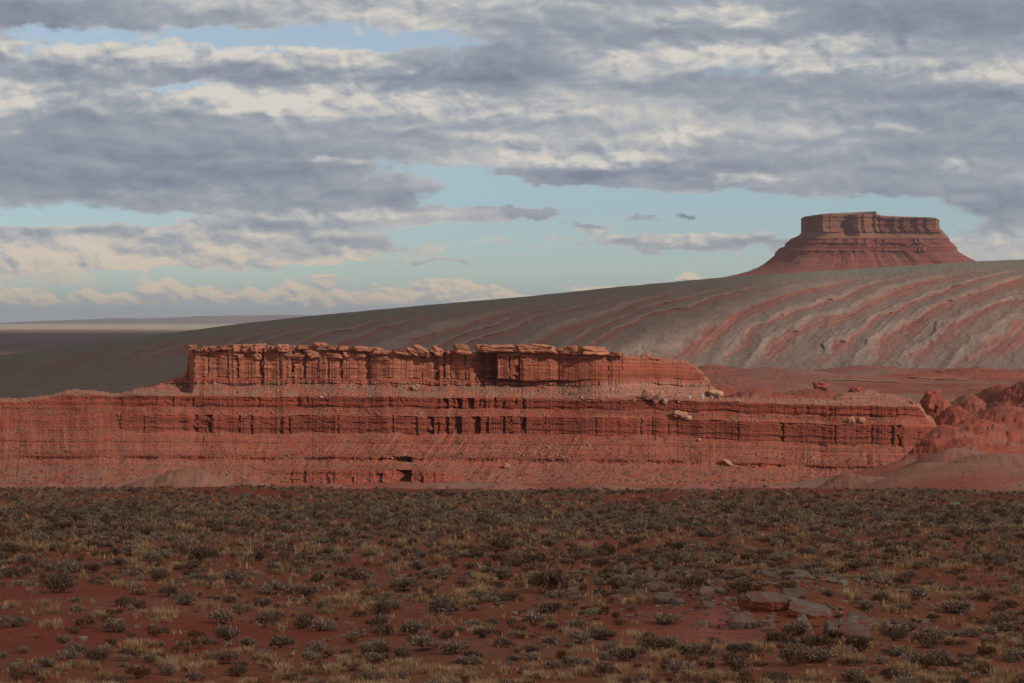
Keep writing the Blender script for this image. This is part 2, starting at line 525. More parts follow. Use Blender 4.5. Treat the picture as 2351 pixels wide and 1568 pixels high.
def build_ground():
    core = np.arange(-60, 2412, 2.1)
    side_l = CX - np.geomspace(1240, 7000, 30)[::-1]
    side_r = CX + np.geomspace(1240, 7000, 30)
    xs = np.concatenate([side_l, core, side_r])
    Ys = np.concatenate([np.linspace(3, 58, 12), np.linspace(60, 345, 330), np.geomspace(348, 850, 90),
                         np.linspace(855, 1250, 130), np.geomspace(1256, 2900, 190), np.geomspace(2950, 62000, 90)])
    x, Y = np.meshgrid(xs, Ys)
    z, wr, wp, wk = ground_full(x, Y)
    X = (x - CX) / F * Y
    v = np.stack([X, Y, z], -1)
    # colours
    soil = C3(.27, .066, .038)
    c = np.broadcast_to(soil, v.shape).copy()
    a = fbm(X / 14, Y / 20, 61, 4)
    c = mixc(c, C3(.30, .11, .075), sst(a, 0.0, 0.5) * 0.7)
    c = mixc(c, C3(.36, .13, .10), np.exp(-((x - 1640) / 150) ** 2 - ((Y - 82) / 8) ** 2))
    litter = (1 - field_bare(X, Y)) * sst(Y, 345, 300)
    c = mixc(c, C3(.26, .118, .07), litter * 0.6)
    # valley floor
    w = sst(Y, 380, 800)
    val = mixc(np.broadcast_to(C3(.245, .076, .053), v.shape), C3(.26, .135, .10), sst(fbm(X / 70, Y / 160, 71, 5), -0.15, 0.35))
    val = mixc(val, C3(.21, .145, .105), sst(fbm(X / 55, Y / 90, 74, 5), 0.12, 0.5) * 0.8)
    zb = z + 0.5 * fbm(X / 20, Y / 20, 76, 3)
    redc = C3(.255, .066, .044) * (0.72 + 0.35 * cell1(zb / 0.9, 82) + 0.25 * cell1(zb / 2.6, 83))[..., None]
    redc = mixc(redc, C3(.30, .15, .11), sst(fbm(X / 18, Y / 18, 84, 4), 0.0, 0.4) * 0.6)
    val = mixc(val, redc, sst(wr, 0.03, 0.3) * 0.95)
    val = mixc(val, C3(.27, .12, .095), wk * 0.7)
    val = mixc(val, C3(.235, .115, .082), sst(wp, 0.05, 0.5) * (0.65 + 0.35 * sst(fbm(X / 6, Y / 9, 75, 4), -0.4, 0.3)))
    c = mixc(c, val, w)
    # beyond the ridge: dry plain
    w2 = sst(Y, 3200, 5000)
    pl = mixc(np.broadcast_to(C3(.165, .09, .09), v.shape), C3(.19, .125, .12), sst(fbm(X / 900, Y / 3500, 81, 4), -0.2, 0.3))
    pl = mixc(pl, C3(.52, .41, .30), sst(Y, 15500, 21000) * sst(Y, 41000, 33000))  # sunlit far strip of the plain, painted pale into the ground colour
    c = mixc(c, pl, w2)
    o = obj('ground', mesh_from('ground', v.reshape(-1, 3), grid_quads(*x.shape)[:, ::-1], c.reshape(-1, 3), True), M_SOIL)
    tag(o, kind='structure')


build_ground()


# ------------------------------------------------------------------ mesa
def itp(pts):
    a = np.array(pts, float)
    return lambda x: np.interp(x, a[:, 0], a[:, 1])


mesa_top = itp([(-260, 930), (-60, 922), (0, 922.6), (41, 924), (113, 916), (150, 905), (171, 901.5), (219, 905.6), (253, 911.5), (273, 912), (300, 905),
                (321, 897), (345, 893.5), (369, 883), (403, 873), (424, 864), (430, 850), (432, 812), (434, 807), (500, 806), (700, 805), (866, 806), (900, 812),
                (1085, 812), (1100, 809), (1260, 809), (1300, 811), (1430, 819.5), (1464, 822.5), (1478, 820), (1496, 821), (1532, 828.6), (1575, 833),
                (1580, 834.5), (1585, 842), (1598, 845), (1602, 855), (1613, 858), (1617, 871), (1627, 876), (1631, 892), (1640, 898), (1645, 912), (1656, 921.5), (1722, 923), (1842, 924.6), (1909, 926), (1920, 916), (1936, 910),
                (1989, 906), (2043, 914), (2075, 922), (2094, 926), (2099, 934), (2110, 937), (2122, 950), (2126, 962), (2142, 970), (2149, 987), (2162, 994), (2168, 1010), (2186, 1024), (2203, 1041), (2260, 1066), (2330, 1090)])
mesa_tilt = itp([(-300, -3), (0, -3), (500, 0), (1100, 3), (1550, 8), (1800, 18), (2050, 23), (2300, 26)])
PXM = 0.189  # metres per plate unit at the mesa


def joints(x, y, seed, mean, sig):
    """vertical joint blocks: each leans a little so its left edge stands proud"""
    w = x / mean + 0.16 * fbm(x / 6.0, y / 9.0, seed + 5, 2) + 0.9 * perlin(x / (mean * 4), 0.0, seed + 6)
    i = np.floor(w)
    f = w - i
    h = _h(i.astype(np.int64), np.zeros_like(i, dtype=np.int64), seed)
    h2 = _h(i.astype(np.int64), np.full_like(i, 7, dtype=np.int64), seed)
    return -sig * (h ** 1.6) * (1 - f * (0.4 + 0.6 * h2)) * 2.0


def notch(x, xl, xr, depth):
    """recess that deepens towards its right side and ends in a sharp wall there"""
    return depth * np.where((x > xl) & (x < xr), np.clip((x - xl) / max(1, (xr - xl)), 0, 1) ** 0.7, 0.0)


N1 = [(436, 446, 1.2), (474, 480, 1.2), (540, 549, 2.2), (592, 606, 3.0), (664, 676, 2.6), (694, 703, 2.0), (750, 757, 1.2), (776, 787, 1.8), (836, 850, 1.6), (992, 1008, 2.6), (1016, 1023, 1.4),
      (1080, 1114, 5.0), (1114, 1141, 6.0), (1166, 1172, 1.6), (1178, 1194, 3.2), (1030, 1037, 1.2), (1065, 1070, 1.2), (965, 971, 1.0), (1392, 1398, 1.0), (1425, 1429, 0.8), (520, 526, 1.0), (640, 646, 1.2), (725, 731, 1.2)]
N2 = [(370, 400, 1.4), (420, 446, 1.6), (500, 540, 1.2), (575, 597, 2.2), (664, 690, 3.2), (700, 708, 1.6), (742, 752, 1.4), (885, 897, 2.4), (915, 934, 1.6), (1014, 1030, 3.4), (1036, 1060, 4.4), (1066, 1088, 4.6),
      (1098, 1112, 3.2), (1130, 1140, 2.0), (1150, 1160, 2.2), (1178, 1188, 1.8), (1196, 1206, 2.6), (1820, 1826, 1.0), (1840, 1858, 1.2), (1900, 1920, 1.2), (1990, 2000, 1.0), (2050, 2060, 1.2), (230, 282, 1.2)]
N3 = [(262, 278, 1.4), (322, 332, 1.2), (440, 455, 3.4), (468, 486, 4.6), (543, 552, 2.6), (572, 581, 2.8), (640, 649, 2.6), (655, 667, 1.8), (770, 779, 2.4), (895, 904, 1.6), (950, 958, 1.8), (978, 996, 3.2), (1003, 1010, 1.6),
      (1018, 1030, 2.6), (1034, 1060, 4.6), (1078, 1102, 4.0), (1112, 1122, 2.4), (1152, 1160, 2.0), (1165, 1176, 2.0), (1192, 1208, 3.6), (1245, 1253, 1.2), (1363, 1370, 1.6), (1465, 1473, 1.6), (1494, 1500, 1.4), (1528, 1536, 1.4),
      (1690, 1697, 1.6), (1785, 1800, 3.2), (1912, 1920, 1.6), (1934, 1940, 1.2), (1996, 2004, 1.6), (2040, 2052, 2.4), (2055, 2070, 4.2), (2104, 2110, 1.2)]
N5 = [(660, 672, 1.6), (690, 702, 1.4), (745, 757, 1.6), (800, 812, 1.4), (858, 878, 2.6), (886, 945, 11.5), (955, 972, 2.4), (1690, 1700, 1.4), (1736, 1745, 1.8), (1781, 1792, 1.8), (1940, 1950, 2.2), (2004, 2018, 3.0), (2040, 2050, 1.8)]


def mesa_depth(x, y):
    """distance of the mesa's face at plate column x and row y, and masks"""
    ys = y - mesa_tilt(x) + 1.8 * perlin(x / 75.0, 0.3, 301) + 0.7 * perlin(x / 17.0, 0.6, 302) + 0.35 * perlin(x / 5.0, y / 9.0, 300)
    top = mesa_top(x)
    strong = 0.45 + 0.55 * sst(x, 180, 420)
    weak_r = 1 - 0.5 * sst(x, 1250, 1450) * sst(x, 1780, 1600)

    def band(a, b, s=1.2):
        return sst(ys, a - s, a + s) * (1 - sst(ys, b - s, b + s))
    apron = apronv(x)
    b1 = sst(ys, 780, 781) * (1 - sst(ys, apron - 1.2, apron + 1.2))
    b1b = band(apron + 3 + 2 * perlin(x / 30, 2.7, 305), apron + 14 + 4 * perlin(x / 50, 3.7, 304))
    c2b = 934 + 2.0 * perlin(x / 40, 5.2, 306)
    b2 = band(911.5, c2b)
    c3b = 993 + 7 * perlin(x / 75, 6.2, 307) - 9 * sst(x, 400, 150) + 6 * sst(x, 1500, 1800)
    b3 = band(953.5, c3b)
    b4 = band(1046 + 2 * perlin(x / 60, 8.8, 308), 1057 + 3 * perlin(x / 30, 9.3, 309)) * (0.35 + 0.65 * sst(perlin(x / 120, 1.1, 310), -0.3, 0.2))
    b5 = band(1078, 1110) * sst(x, 600, 690) * sst(x, 1070, 1000)
    b6 = band(1112, 1126) * sst(x, 870, 940) * sst(x, 1072, 1062)
    cliff = np.clip(b1 + b1b * 0.8 + b2 * strong + b3 * strong + b4 + b5 + b6, 0, 1)
    tal = 1 - cliff
    stair = np.mod(ys + 1.5 * perlin(x / 40.0, 0.9, 311), 8.5) / 8.5
    main = np.clip(b1 * (1 - 0.95 * sst(x, 1330, 1560) * sst(stair, 0.50, 0.56)) + b1b * 0.8 + b2 * strong + b3 * strong, 0, 1)
    return ys, top, (b1, b1b, b2, b3, b4, b5, b6), cliff, tal, strong * weak_r, main


def mesa_surface(x, y, dyv):
    """x, y: (rows, cols) from top row to bottom row; dyv: row height per column"""
    ys, top, (b1, b1b, b2, b3, b4, b5, b6), cliff, tal, sg, main = mesa_depth(x, y)
    # accumulate setback from the base upward
    slope = main * (0.05 + 0.42 * (ys > 900)) + (1 - main) * 1.55
    slope = slope * np.where(ys > 1060, 1.7, np.where(ys > 995, 1.15, 1.0))
    step = slope * PXM * dyv
    back = np.flip(np.cumsum(np.flip(step, 0), 0), 0)
    # plan of the whole mesa
    plan = 990 + 7 * fbm(x / 420.0, 0.0 * y, 321, 2) + 3.5 * fbm(x / 130.0, ys / 400.0, 322, 3)
    plan = plan + 14 * sst(x, 350, -100) + 10 * sst(x, 1900, 2250) + 34 * sst(x, 2060, 2270) ** 1.5
    # promontories face a little to the right, retreat on their left
    plan = plan - 5.5 * (sst(x, 1139, 1143) * sst(x, 1420, 1180)) * b1
    up = sst(ys, 906, 900)
    plan = plan + up * (30 * sst(x, 1330, 1650) ** 1.6 + 10 * sst(x, 445, 432))
    Y = plan + back - 0.28 * (b4 * (1052 - ys) + b5 * (1094 - ys) + b6 * (1119 - ys))
    # joints and beds
    j = b1 * (joints(x, y, 401, 30, 0.22) + 0.06 * joints(x, y, 402, 6.5, 0.5)) * (0.55 + 0.45 * sst(x, 1330, 1230))
    j = j + b1b * joints(x, y, 403, 9, 0.45)
    z2 = 0.45 + 0.9 * np.exp(-((x - 1110) / 130) ** 2) + 0.4 * np.exp(-((x - 650) / 200) ** 2)
    j = j + b2 * sg * (joints(x, y, 404, 9, 0.28) * z2 + 0.08 * joints(x, y, 405, 5, 0.4))
    z3 = 0.4 + 0.9 * np.exp(-((x - 1080) / 150) ** 2) + 0.35 * np.exp(-((x - 550) / 160) ** 2) + 0.3 * np.exp(-((x - 2000) / 160) ** 2)
    j = j + b3 * sg * (joints(x, y, 406, 12, 0.28) * z3 + 0.08 * joints(x, y, 407, 5.5, 0.4))
    j = j + (b4 + b5 + b6) * (joints(x, y, 408, 8, 0.4) + 0.25 * joints(x, y, 409, 3.6, 0.3))
    for lst, b, sd in ((N1, b1 + 0.6 * b1b, 1), (N2, b2, 2), (N3, b3, 3), (N5, b5 + 0.8 * b4, 4)):
        acc = np.zeros_like(Y)
        jx = x + 1.6 * perlin(y / 5.0, x / 31.0, 91 + sd) + 1.0 * perlin(y / 1.7, x / 19.0, 95 + sd)
        for (xl, xr, d) in lst:
            a_, b_ = np.searchsorted(XS_M, xl - 6), np.searchsorted(XS_M, xr + 6)
            dd = d if (sd in (1, 4) or 975 < xl < 1215) else d * 0.62
            acc[:, a_:b_] += notch(jx[:, a_:b_], xl, xr, dd)
        upper = np.maximum(sst(fbm(x / 20.0, ys / 20.0, 430 + sd, 3), -0.28, 0.0), sst(acc, 2.0, 4.0) * 0.85)
        j = j + 1.05 * acc * b * upper
    j = j + 5.5 * b6 * notch(jx, 940, 1066, 1.0) + 3.0 * b6 * notch(jx, 880, 934, 1.0)
    beds = 0.36 * (cell1(ys / 3.1, 451) - 0.5) * (0.4 + 1.2 * sst(fbm(x / 40.0, ys / 9.0, 454, 3), -0.3, 0.3)) + 0.7 * (cell1(ys / 8.7 + 0.8 * perlin(x / 55.0, 0.2, 455), 452) - 0.5) + 0.16 * (cell1(ys / 1.6, 453) - 0.5)
    # undercut beds
    und = np.zeros_like(Y)
    for (yc, hw, d) in ((866.5, 1.3, 1.0), (846, 1.0, 0.6), (835, 1.0, 0.4), (818, 1.3, 0.9), (881, 1.2, 0.7), (920, 1.2, 0.8), (929, 1.0, 0.6), (959, 1.0, 0.7), (970.5, 1.1, 1.0), (980, 0.8, 0.5), (1052, 1.4, 0.7), (1090, 1.2, 0.5), (1101, 1.2, 0.5)):
        und = und + d * np.exp(-((ys - yc) / hw) ** 2) * sst(fbm(x / 26.0, yc * 1.7 + 0 * y, 461, 3), -0.08, 0.3)
    Y = Y + j + cliff * (beds * (0.5 + 0.5 * sg) * (1 - 0.55 * b1) + und * sg) + cliff * (0.4 - 0.2 * b1) * fbm(x / 9, y / 5, 471, 3)
    Y = Y + b1 * sst(ys, 836, 816) * (1.1 * fbm(x / 8.0, ys / 4.5, 473, 3) + 0.8 * (cell1(ys / 6.0 + 1.3 * perlin(x / 14.0, 0.4, 474), 475) - 0.5))
    # gullied slopes
    sk = x + 0.75 * (ys - 990) * sst(x, 500, 800) * sst(x, 1500, 1200)
    gl = ridged(sk / 26.0, ys / 150.0, 481, 3) - 0.6
    t3 = sst(ys, 985, 1000)
    fan = 0.35 + 1.1 * np.exp(-((x - 1020) / 200) ** 2) + 0.8 * np.exp(-((x - 2000) / 160) ** 2)
    patchy = sst(fbm(x / 90.0, ys / 60.0, 483, 3), -0.25, 0.35)
    Y = Y - tal * (t3 * 1.7 * fan * patchy + 0.5 * patchy + 0.15) * gl * sst(ys, 1135, 1090)
    Y = Y + tal * (0.55 * fbm(x / 7.0, y / 3.5, 485, 3) + 2.0 * fbm(x / 70.0, ys / 45.0, 487, 3) + 0.35 * (cell1(ys / 4.3, 489) - 0.5))
    # colours
    o1, o2 = C3(.46, .195, .12), C3(.36, .125, .075)
    c = np.broadcast_to(C3(.34, .088, .052), Y.shape + (3,)).copy()
    c = c * (0.80 + 0.45 * sst(fbm(x / 260.0, ys / 7.0, 500, 4), -0.35, 0.35))[..., None]
    cap = sst(ys, apronv(x) + 2, apronv(x) - 2)
    c1 = mixc(np.broadcast_to(o1, c.shape), o2, sst(fbm(x / 40, ys / 6, 501, 4) + 0.7 * sst(x, 1000, 1350), -0.2, 0.5))
    c1 = mixc(c1, C3(.33, .105, .064), 0.85 * sst(x, 1300, 1480))
    c1 = mixc(c1, C3(.44, .20, .13), sst(cell1(ys / 5.3, 503), 0.72, 0.9) * 0.6)
    c = mixc(c, c1, cap)
    tal1 = sst(ys, apronv(x) - 2, apronv(x) + 14) * sst(ys, 913, 906)
    ct = mixc(np.broadcast_to(C3(.39, .155, .11), c.shape), C3(.31, .20, .145), sst(fbm(x / 38, ys / 14, 505, 4), -0.15, 0.3))
    ct = mixc(ct, C3(.41, .215, .165), 0.7 * sst(x, 1180, 1400))
    c = mixc(c, ct, tal1 * 0.9)
    # slopes: redder and greyer streaks
    st = fbm(sk / 16.0, ys / 26.0, 507, 5)
    c = mixc(c, C3(.38, .12, .08), tal * sst(st, 0.05, 0.4) * (1 - tal1) * 0.8)
    c = mixc(c, C3(.29, .165, .12), tal * sst(fbm(x / 34.0, ys / 9.0, 509, 5), -0.05, 0.4) * 0.75)
    c = mixc(c, C3(.34, .135, .10), 0.35 * sst(ys, 900, 1000))
    yb = ys + 0.9 * fbm(x / 33.0, ys / 30.0, 513, 3)
    bedc = cell1(yb / 2.1, 511) * 0.45 + cell1(yb / 5.3, 512) * 0.55
    bedc = 0.5 + (bedc - 0.5) * (0.45 + 0.75 * sst(fbm(x / 70.0, ys / 12.0, 514, 3), -0.3, 0.3))
    c = c * (0.72 + 0.56 * bedc)[..., None]
    # lower ground of the mesa is paler and dustier
    lowm = sst(ys, 1020, 1095) * (0.6 + 0.4 * sst(x, 620, 200)) * tal
    c = mixc(c, C3(.31, .165, .12), lowm * sst(fbm(x / 90, ys / 10, 515, 4), -0.3, 0.25))
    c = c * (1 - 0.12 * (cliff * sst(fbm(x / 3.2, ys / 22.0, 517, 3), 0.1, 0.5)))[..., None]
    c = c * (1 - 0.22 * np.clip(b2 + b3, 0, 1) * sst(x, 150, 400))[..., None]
    c = mixc(c, C3(.37, .165, .12), 0.38 * tal * sst(ys, 930, 940) * sst(fbm(x / 55.0, ys / 16.0, 521, 4), -0.35, 0.25))
    c = c * np.array([0.83, 0.745, 0.735])
    part = np.where(cap + b1b > 0.5, 0, np.where((b2 + b3 + b4 + b5 + b6) > 0.5, 2, 1))
    return Y, c, part


def apronv(x):
    return 869 + 2.5 * perlin(x / 45, 0.7, 303) - 9 * sst(x, 1230, 1540)


NR, XS_M = 440, np.arange(-260, 2331, 1.35)


def build_mesa():
    nc = len(XS_M)
    top = mesa_top(XS_M)
    bot = np.full(nc, 1152.0)
    top = top + 1.2 * fbm(XS_M / 7, 0 * XS_M, 531, 3) * sst(top, 830, 820)
    yf = np.linspace(804, 1152, NR)[:, None]
    y = np.maximum(yf, top[None])
    x = np.broadcast_to(XS_M, y.shape)
    dyv = np.zeros_like(y)
    dyv[:-1] = np.diff(y, axis=0)
    Y, c, part = mesa_surface(x, y, dyv)
    v = plate(x, y, Y)
    # crown of the mesa and its far side
    rim = v[0].copy()
    extra, cols = [], []
    cur = rim
    for k, (dy, dz) in enumerate(((3, .5), (14, .9), (40, .6), (80, -2), (105, -26), (150, -60))):
        p = rim.copy()
        p[:, 1] += dy
        p[:, 0] += (XS_M - CX) / F * dy
        p[:, 2] += dz + 0.6 * fbm(XS_M / 12, np.full(nc, k * 3.1), 541, 2)
        if k >= 4:
            p[:, 2] = np.minimum(p[:, 2], -70 if k == 5 else 0)
        extra.append(p)
        cols.append(np.broadcast_to(C3(.33, .15, .10), (nc, 3)))
    V_ = np.concatenate([np.array(extra)[::-1], v], 0)
    Cc = np.concatenate([np.array(cols), c], 0)
    pt = np.concatenate([np.full((6, nc), 1), part], 0)
    pt[:6] = np.where(XS_M[None] < 424, 1, np.where(XS_M[None] < 1614, 0, 1))
    q = grid_quads(*pt.shape)
    vf, cf, pf = V_.reshape(-1, 3), Cc.reshape(-1, 3), pt.reshape(-1)
    fp = pf[q[:, 0]]
    root = empty('mesa', (0, 1000, -72))
    tag(root, 'long stepped red sandstone mesa with a blocky orange rim above the scrub flat', 'mesa', kind='structure')
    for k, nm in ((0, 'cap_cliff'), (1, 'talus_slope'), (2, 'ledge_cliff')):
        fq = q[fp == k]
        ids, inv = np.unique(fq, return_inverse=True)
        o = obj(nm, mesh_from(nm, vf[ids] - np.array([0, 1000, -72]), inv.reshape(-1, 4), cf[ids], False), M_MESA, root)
    return y, Y


MESA_y, MESA_Y = build_mesa()


def mesa_at(x, y):
    """distance of the mesa's face seen at plate x, y"""
    i = int(np.clip(round((x - XS_M[0]) / 1.35), 0, len(XS_M) - 1))
    col = MESA_y[:, i]
    return float(np.interp(y, col, MESA_Y[:, i]))


# ------------------------------------------------------------------ ridge
ridge_sky = itp([(-500, 895), (-200, 845), (0, 815), (200, 790), (380, 766), (560, 742), (720, 724.5), (1000, 698.5), (1200, 681.5), (1420, 658.5), (1650, 637.5), (1900, 621), (2240, 600), (2351, 595.5), (2600, 585), (2900, 580)])


def build_ridge():
    xs = np.arange(-460, 2860, 2.1)
    nc, nr = len(xs), 330
    top = ridge_sky(xs) + 0.9 * fbm(xs / 40, 0 * xs, 601, 3) + 0.5 * fbm(xs / 6, 0 * xs, 602, 2)
    bot = np.maximum(930.0, top + 40) + 0 * xs
    t = np.linspace(0, 1, nr)[:, None] ** 0.9
    y = top[None] * (1 - t) + bot[None] * t
    x = np.broadcast_to(xs, y.shape)
    h = np.maximum(y - ridge_sky(xs)[None], 0.0)
    frac = h / 260.0
    Y = 3150 - 480 * frac ** 0.85
    # bed coordinate: beds run along the slope and bend down towards the viewer's left
    wob = 85 * fbm(x / 230, y / 120, 611, 3) + 34 * fbm(x / 60, y / 34, 613, 5)
    s = x + 250 * np.log(h + 9) + wob * sst(h, 8, 60)
    ph = s / 132.0 + 0.9 * perlin(s / 280.0, 0.0 * s, 615)
    i = np.floor(ph)
    f = ph - i
    hh = _h(i.astype(np.int64), np.zeros_like(i, dtype=np.int64), 617)
    hard = sst(f, 0.0, 0.10) * sst(f, 0.42, 0.28)          # pale hard rib
    redw = sst(f, 0.74 + 0.16 * hh, 0.52) * sst(f, 0.24, 0.36)
    ledge = np.where(f < 0.5, 1 - f / 0.5, 0.0)
    fade = sst(h, 10, 45) * sst(y + 30 * fbm(x / 60, y / 40, 616, 3), 850, 795) * (0.85 + 0.15 * sst(x, 400, 1100))
    Y = Y - fade * (3 + 4 * hh) * hard
    Y = Y + fade * 1.5 * redw
    sub = perlin(s / 13.0, y / 300.0, 619)
    Y = Y + fade * 1.2 * sub + 7 * fbm(x / 60, y / 26, 621, 4) + 1.6 * fbm(x / 12, y / 7, 623, 3) - 9 * ridged(x / 75 + h / 80, h / 130, 624, 4) * sst(h, 40, 130)
    Y = Y + 20 * fbm(x / 300, y / 140, 625, 2)
    v = plate(x, y, Y)
    grey = C3(.222, .155, .13)
    c = np.broadcast_to(grey, v.shape).copy()
    c = mixc(c, C3(.24, .18, .15), sst(fbm(x / 70, y / 24, 631, 4), -0.1, 0.4) * 0.7)
    c = mixc(c, C3(.345, .245, .20), hard * fade * (0.7 + 0.3 * hh) * (0.35 + 0.65 * sst(fbm(x / 40, y / 18, 634, 4), -0.4, 0.1)))
    c = mixc(c, C3(.285, .105, .083), redw * fade * sst(h, 14, 40) * (0.7 + 0.3 * _h(i.astype(np.int64), np.full_like(i, 3, dtype=np.int64), 633)))
    c = mixc(c, C3(.28, .20, .165), fade * sst(sub, 0.15, 0.5) * 0.5)
    c = mixc(c, C3(.27, .13, .105), fade * sst(perlin(s / 31.0, y / 400.0, 618), 0.25, 0.6) * 0.45)
    c = mixc(c, C3(.17, .16, .135), sst(fbm(x / 7, y / 3.5, 635, 3), 0.15, 0.5) * 0.55)
    c = mixc(c, C3(.20, .18, .15), sst(h, 26, 8) * 0.9)
    # far side
    rim = v[0]
    ex = []
    for (dy, dz) in ((25, -1.0), (120, -9), (420, -50), (900, -150)):
        p = rim.copy()
        p[:, 1] += dy
        p[:, 0] *= (rim[:, 1] + dy) / rim[:, 1]
        p[:, 2] += dz
        ex.append(p)
    V_ = np.concatenate([np.array(ex)[::-1], v], 0)
    Cc = np.concatenate([np.broadcast_to(grey, (4, nc, 3)), c], 0)
    o = obj('hill', mesh_from('hill', V_.reshape(-1, 3), grid_quads(nr + 4, nc), Cc.reshape(-1, 3), True), M_RIDGE)
    tag(o, 'long grey ridge striped with pale and red tilted beds rising behind the mesa', 'ridge', kind='structure')


build_ridge()


# ------------------------------------------------------------------ butte
def build_butte():
    Y0 = 5600.0
    m = Y0 / F
    # plan of the cap: plate x, distance offset (m, minus is nearer)
    plan = [(1839, 20), (1840, 8), (1846, -4), (1868, -34), (1889, -66), (1900, -64), (1920, -60), (1945, -56), (1951, -60), (1960, -69), (1969, -78), (1985, -74), (2003, -66),
            (2018, -66), (2060, -82), (2100, -96), (2135, -106), (2150, -108), (2156, -80), (2157, -30), (2150, 40), (2100, 80), (2000, 90), (1900, 70), (1850, 45)]
    pp = np.array(plan + plan[:1], float)
    seg = np.hypot(np.diff(pp[:, 0]) * m, np.diff(pp[:, 1]))
    cum = np.concatenate([[0], np.cumsum(seg)])
    n = 900
    tt = np.linspace(0, cum[-1], n, endpoint=False)
    px, py = np.interp(tt, cum, pp[:, 0]), np.interp(tt, cum, pp[:, 1])
    topy = itp([(1830, 502), (1842, 500), (1848, 497), (1890, 491), (1905, 490), (1925, 492), (1950, 492.5), (1990, 490.5), (2010, 491), (2022, 495), (2030, 498.5), (2100, 499), (2140, 499), (2150, 501), (2160, 507)])
    # silhouettes
    xl = itp([(490, 1838), (535, 1838), (541, 1832), (548, 1815), (560, 1801), (566, 1800), (570, 1788), (580, 1778), (586, 1777), (596, 1765), (606, 1752), (614, 1738), (622, 1718), (630, 1690), (636, 1662), (642, 1636), (680, 1560), (760, 1400), (800, 1320)])
    xr = itp([(490, 2152), (503, 2154), (510, 2156), (522, 2157), (528, 2162), (538, 2172), (545, 2178), (552, 2181), (556, 2184), (560, 2190), (568, 2197), (574, 2198), (580, 2204), (590, 2222), (597, 2236), (602, 2246), (640, 2320), (720, 2460), (800, 2600)])
    L0, R0 = 1838.0, 2157.0
    rows = []
    cols = []
    ylist = np.concatenate([np.linspace(0, 1, 70) * 60, np.linspace(1, 1, 1) * 61.0]) if False else None
    ys = np.concatenate([np.linspace(490, 660, 240), np.linspace(664, 800, 12)])
    k = np.arange(n)
    kk = 130
    pys = py.copy()
    for _ in range(2):
        pys = np.convolve(np.concatenate([pys[-kk:], pys, pys[:kk]]), np.ones(kk) / kk, 'same')[kk:-kk]
    for yy in ys:
        lowr = 0.80 * float(sst(yy, 531, 552))
        sc = (xr(yy) - xl(yy)) / (R0 - L0)
        x = xl(yy) + (px - L0) * sc
        x = np.where(sc > 1.0001, x, px)
        grow = ((xr(yy) - xl(yy)) - (R0 - L0)) * 0.5 * m
        # push the plan out in depth as it grows
        d = (py * (1 - lowr) + pys * 1.15 * lowr) * (1 + grow / 160.0)
        st = yy - 0.0
        cliff = (yy < 533) or (546 < yy < 558) or (566 < yy < 577)
        jt = joints(tt / 1.5, np.full(n, yy), 701, 10 if yy < 533 else 7, 1.0)
        if cliff:
            d = d + jt * (3.0 if yy < 533 else 3.2)
            d = d + 4 * (float(cell1(np.array([yy / 3.1]), 703)[0]) - 0.5)
            b = float(cell1(np.array([yy / 2.3]), 705)[0])
        else:
            gl = ridged(tt / 38.0, np.full(n, yy / 160.0), 707, 3) - 0.6
            d = d - gl * 6 * min(1.0, (yy - 533) / 30.0)
            b = float(cell1(np.array([yy / 3.7]), 706)[0])
        d = d + 3 * fbm(tt / 40, np.full(n, yy / 12), 709, 3)
        ytop = topy(x)
        yv = np.maximum(yy, np.where(py < 45, ytop, ytop)) if yy < 510 else np.full(n, yy)
        if yy < 510:
            yv = ytop + (510 - ytop) * (yy - 490) / 20.0 + 1.0 * fbm(tt / 14.0, np.full(n, 0.0), 711, 4) * (1 - (yy - 490) / 20.0)
        rows.append(plate(x, yv, Y0 + d))
        if yy < 533:
            c = C3(.235, .098, .072) * (0.85 + 0.3 * b)
        elif yy < 546:
            c = C3(.28, .13, .095)
        elif yy < 578:
            c = C3(.25, .078, .06) * (0.85 + 0.3 * b)
        else:
            c = C3(.26, .085, .065) * (0.92 + 0.16 * b)
        cc = np.broadcast_to(c, (n, 3))
        w = sst(fbm(tt / 60, np.full(n, yy / 14), 713, 3), 0.0, 0.5) * 0.5
        cols.append(mixc(cc, C3(.22, .115, .09), w))
    rows, cols = np.array(rows), np.array(cols)
    nr = len(ys)
    # top cap: shrink the first ring inwards
    cen = rows[0].mean(0)
    caps = []
    for s_ in (0.0, 0.35, 0.7, 0.93):
        p = cen + (rows[0] - cen) * s_
        p[:, 2] = rows[0][:, 2] + 1.5 * (1 - s_)
        caps.append(p)
    V_ = np.concatenate([np.array(caps), rows], 0)
    Cc = np.concatenate([np.broadcast_to(C3(.28, .17, .12), (4, n, 3)), cols], 0)
    i = np.arange((nr + 4) * n).reshape(nr + 4, n)
    j = np.roll(i, -1, 1)
    q = np.stack([i[:-1], i[1:], j[1:], j[:-1]], -1)
    base = np.array([0.0, Y0, -78.0])
    root = empty('butte', tuple(base))
    root.location.x = (2000 - CX) * m
    base[0] = root.location.x
    tag(root, 'flat-topped dark red butte with a sheer cap standing on the ridge skyline', 'butte', kind='structure')
    vf, cf = V_.reshape(-1, 3), Cc.reshape(-1, 3)
    cut = [0, 4 + int(np.searchsorted(ys, 534)), 4 + int(np.searchsorted(ys, 578)), nr + 3]
    for nm, a, b in (('cap_cliff', cut[0], cut[1]), ('ledge_cliff', cut[1], cut[2]), ('talus_slope', cut[2], cut[3])):
        fq = q[a:b].reshape(-1, 4)
        ids, inv = np.unique(fq, return_inverse=True)
        obj(nm, mesh_from(nm, vf[ids] - base, inv.reshape(-1, 4), cf[ids], False), M_BUTTE, root)


build_butte()


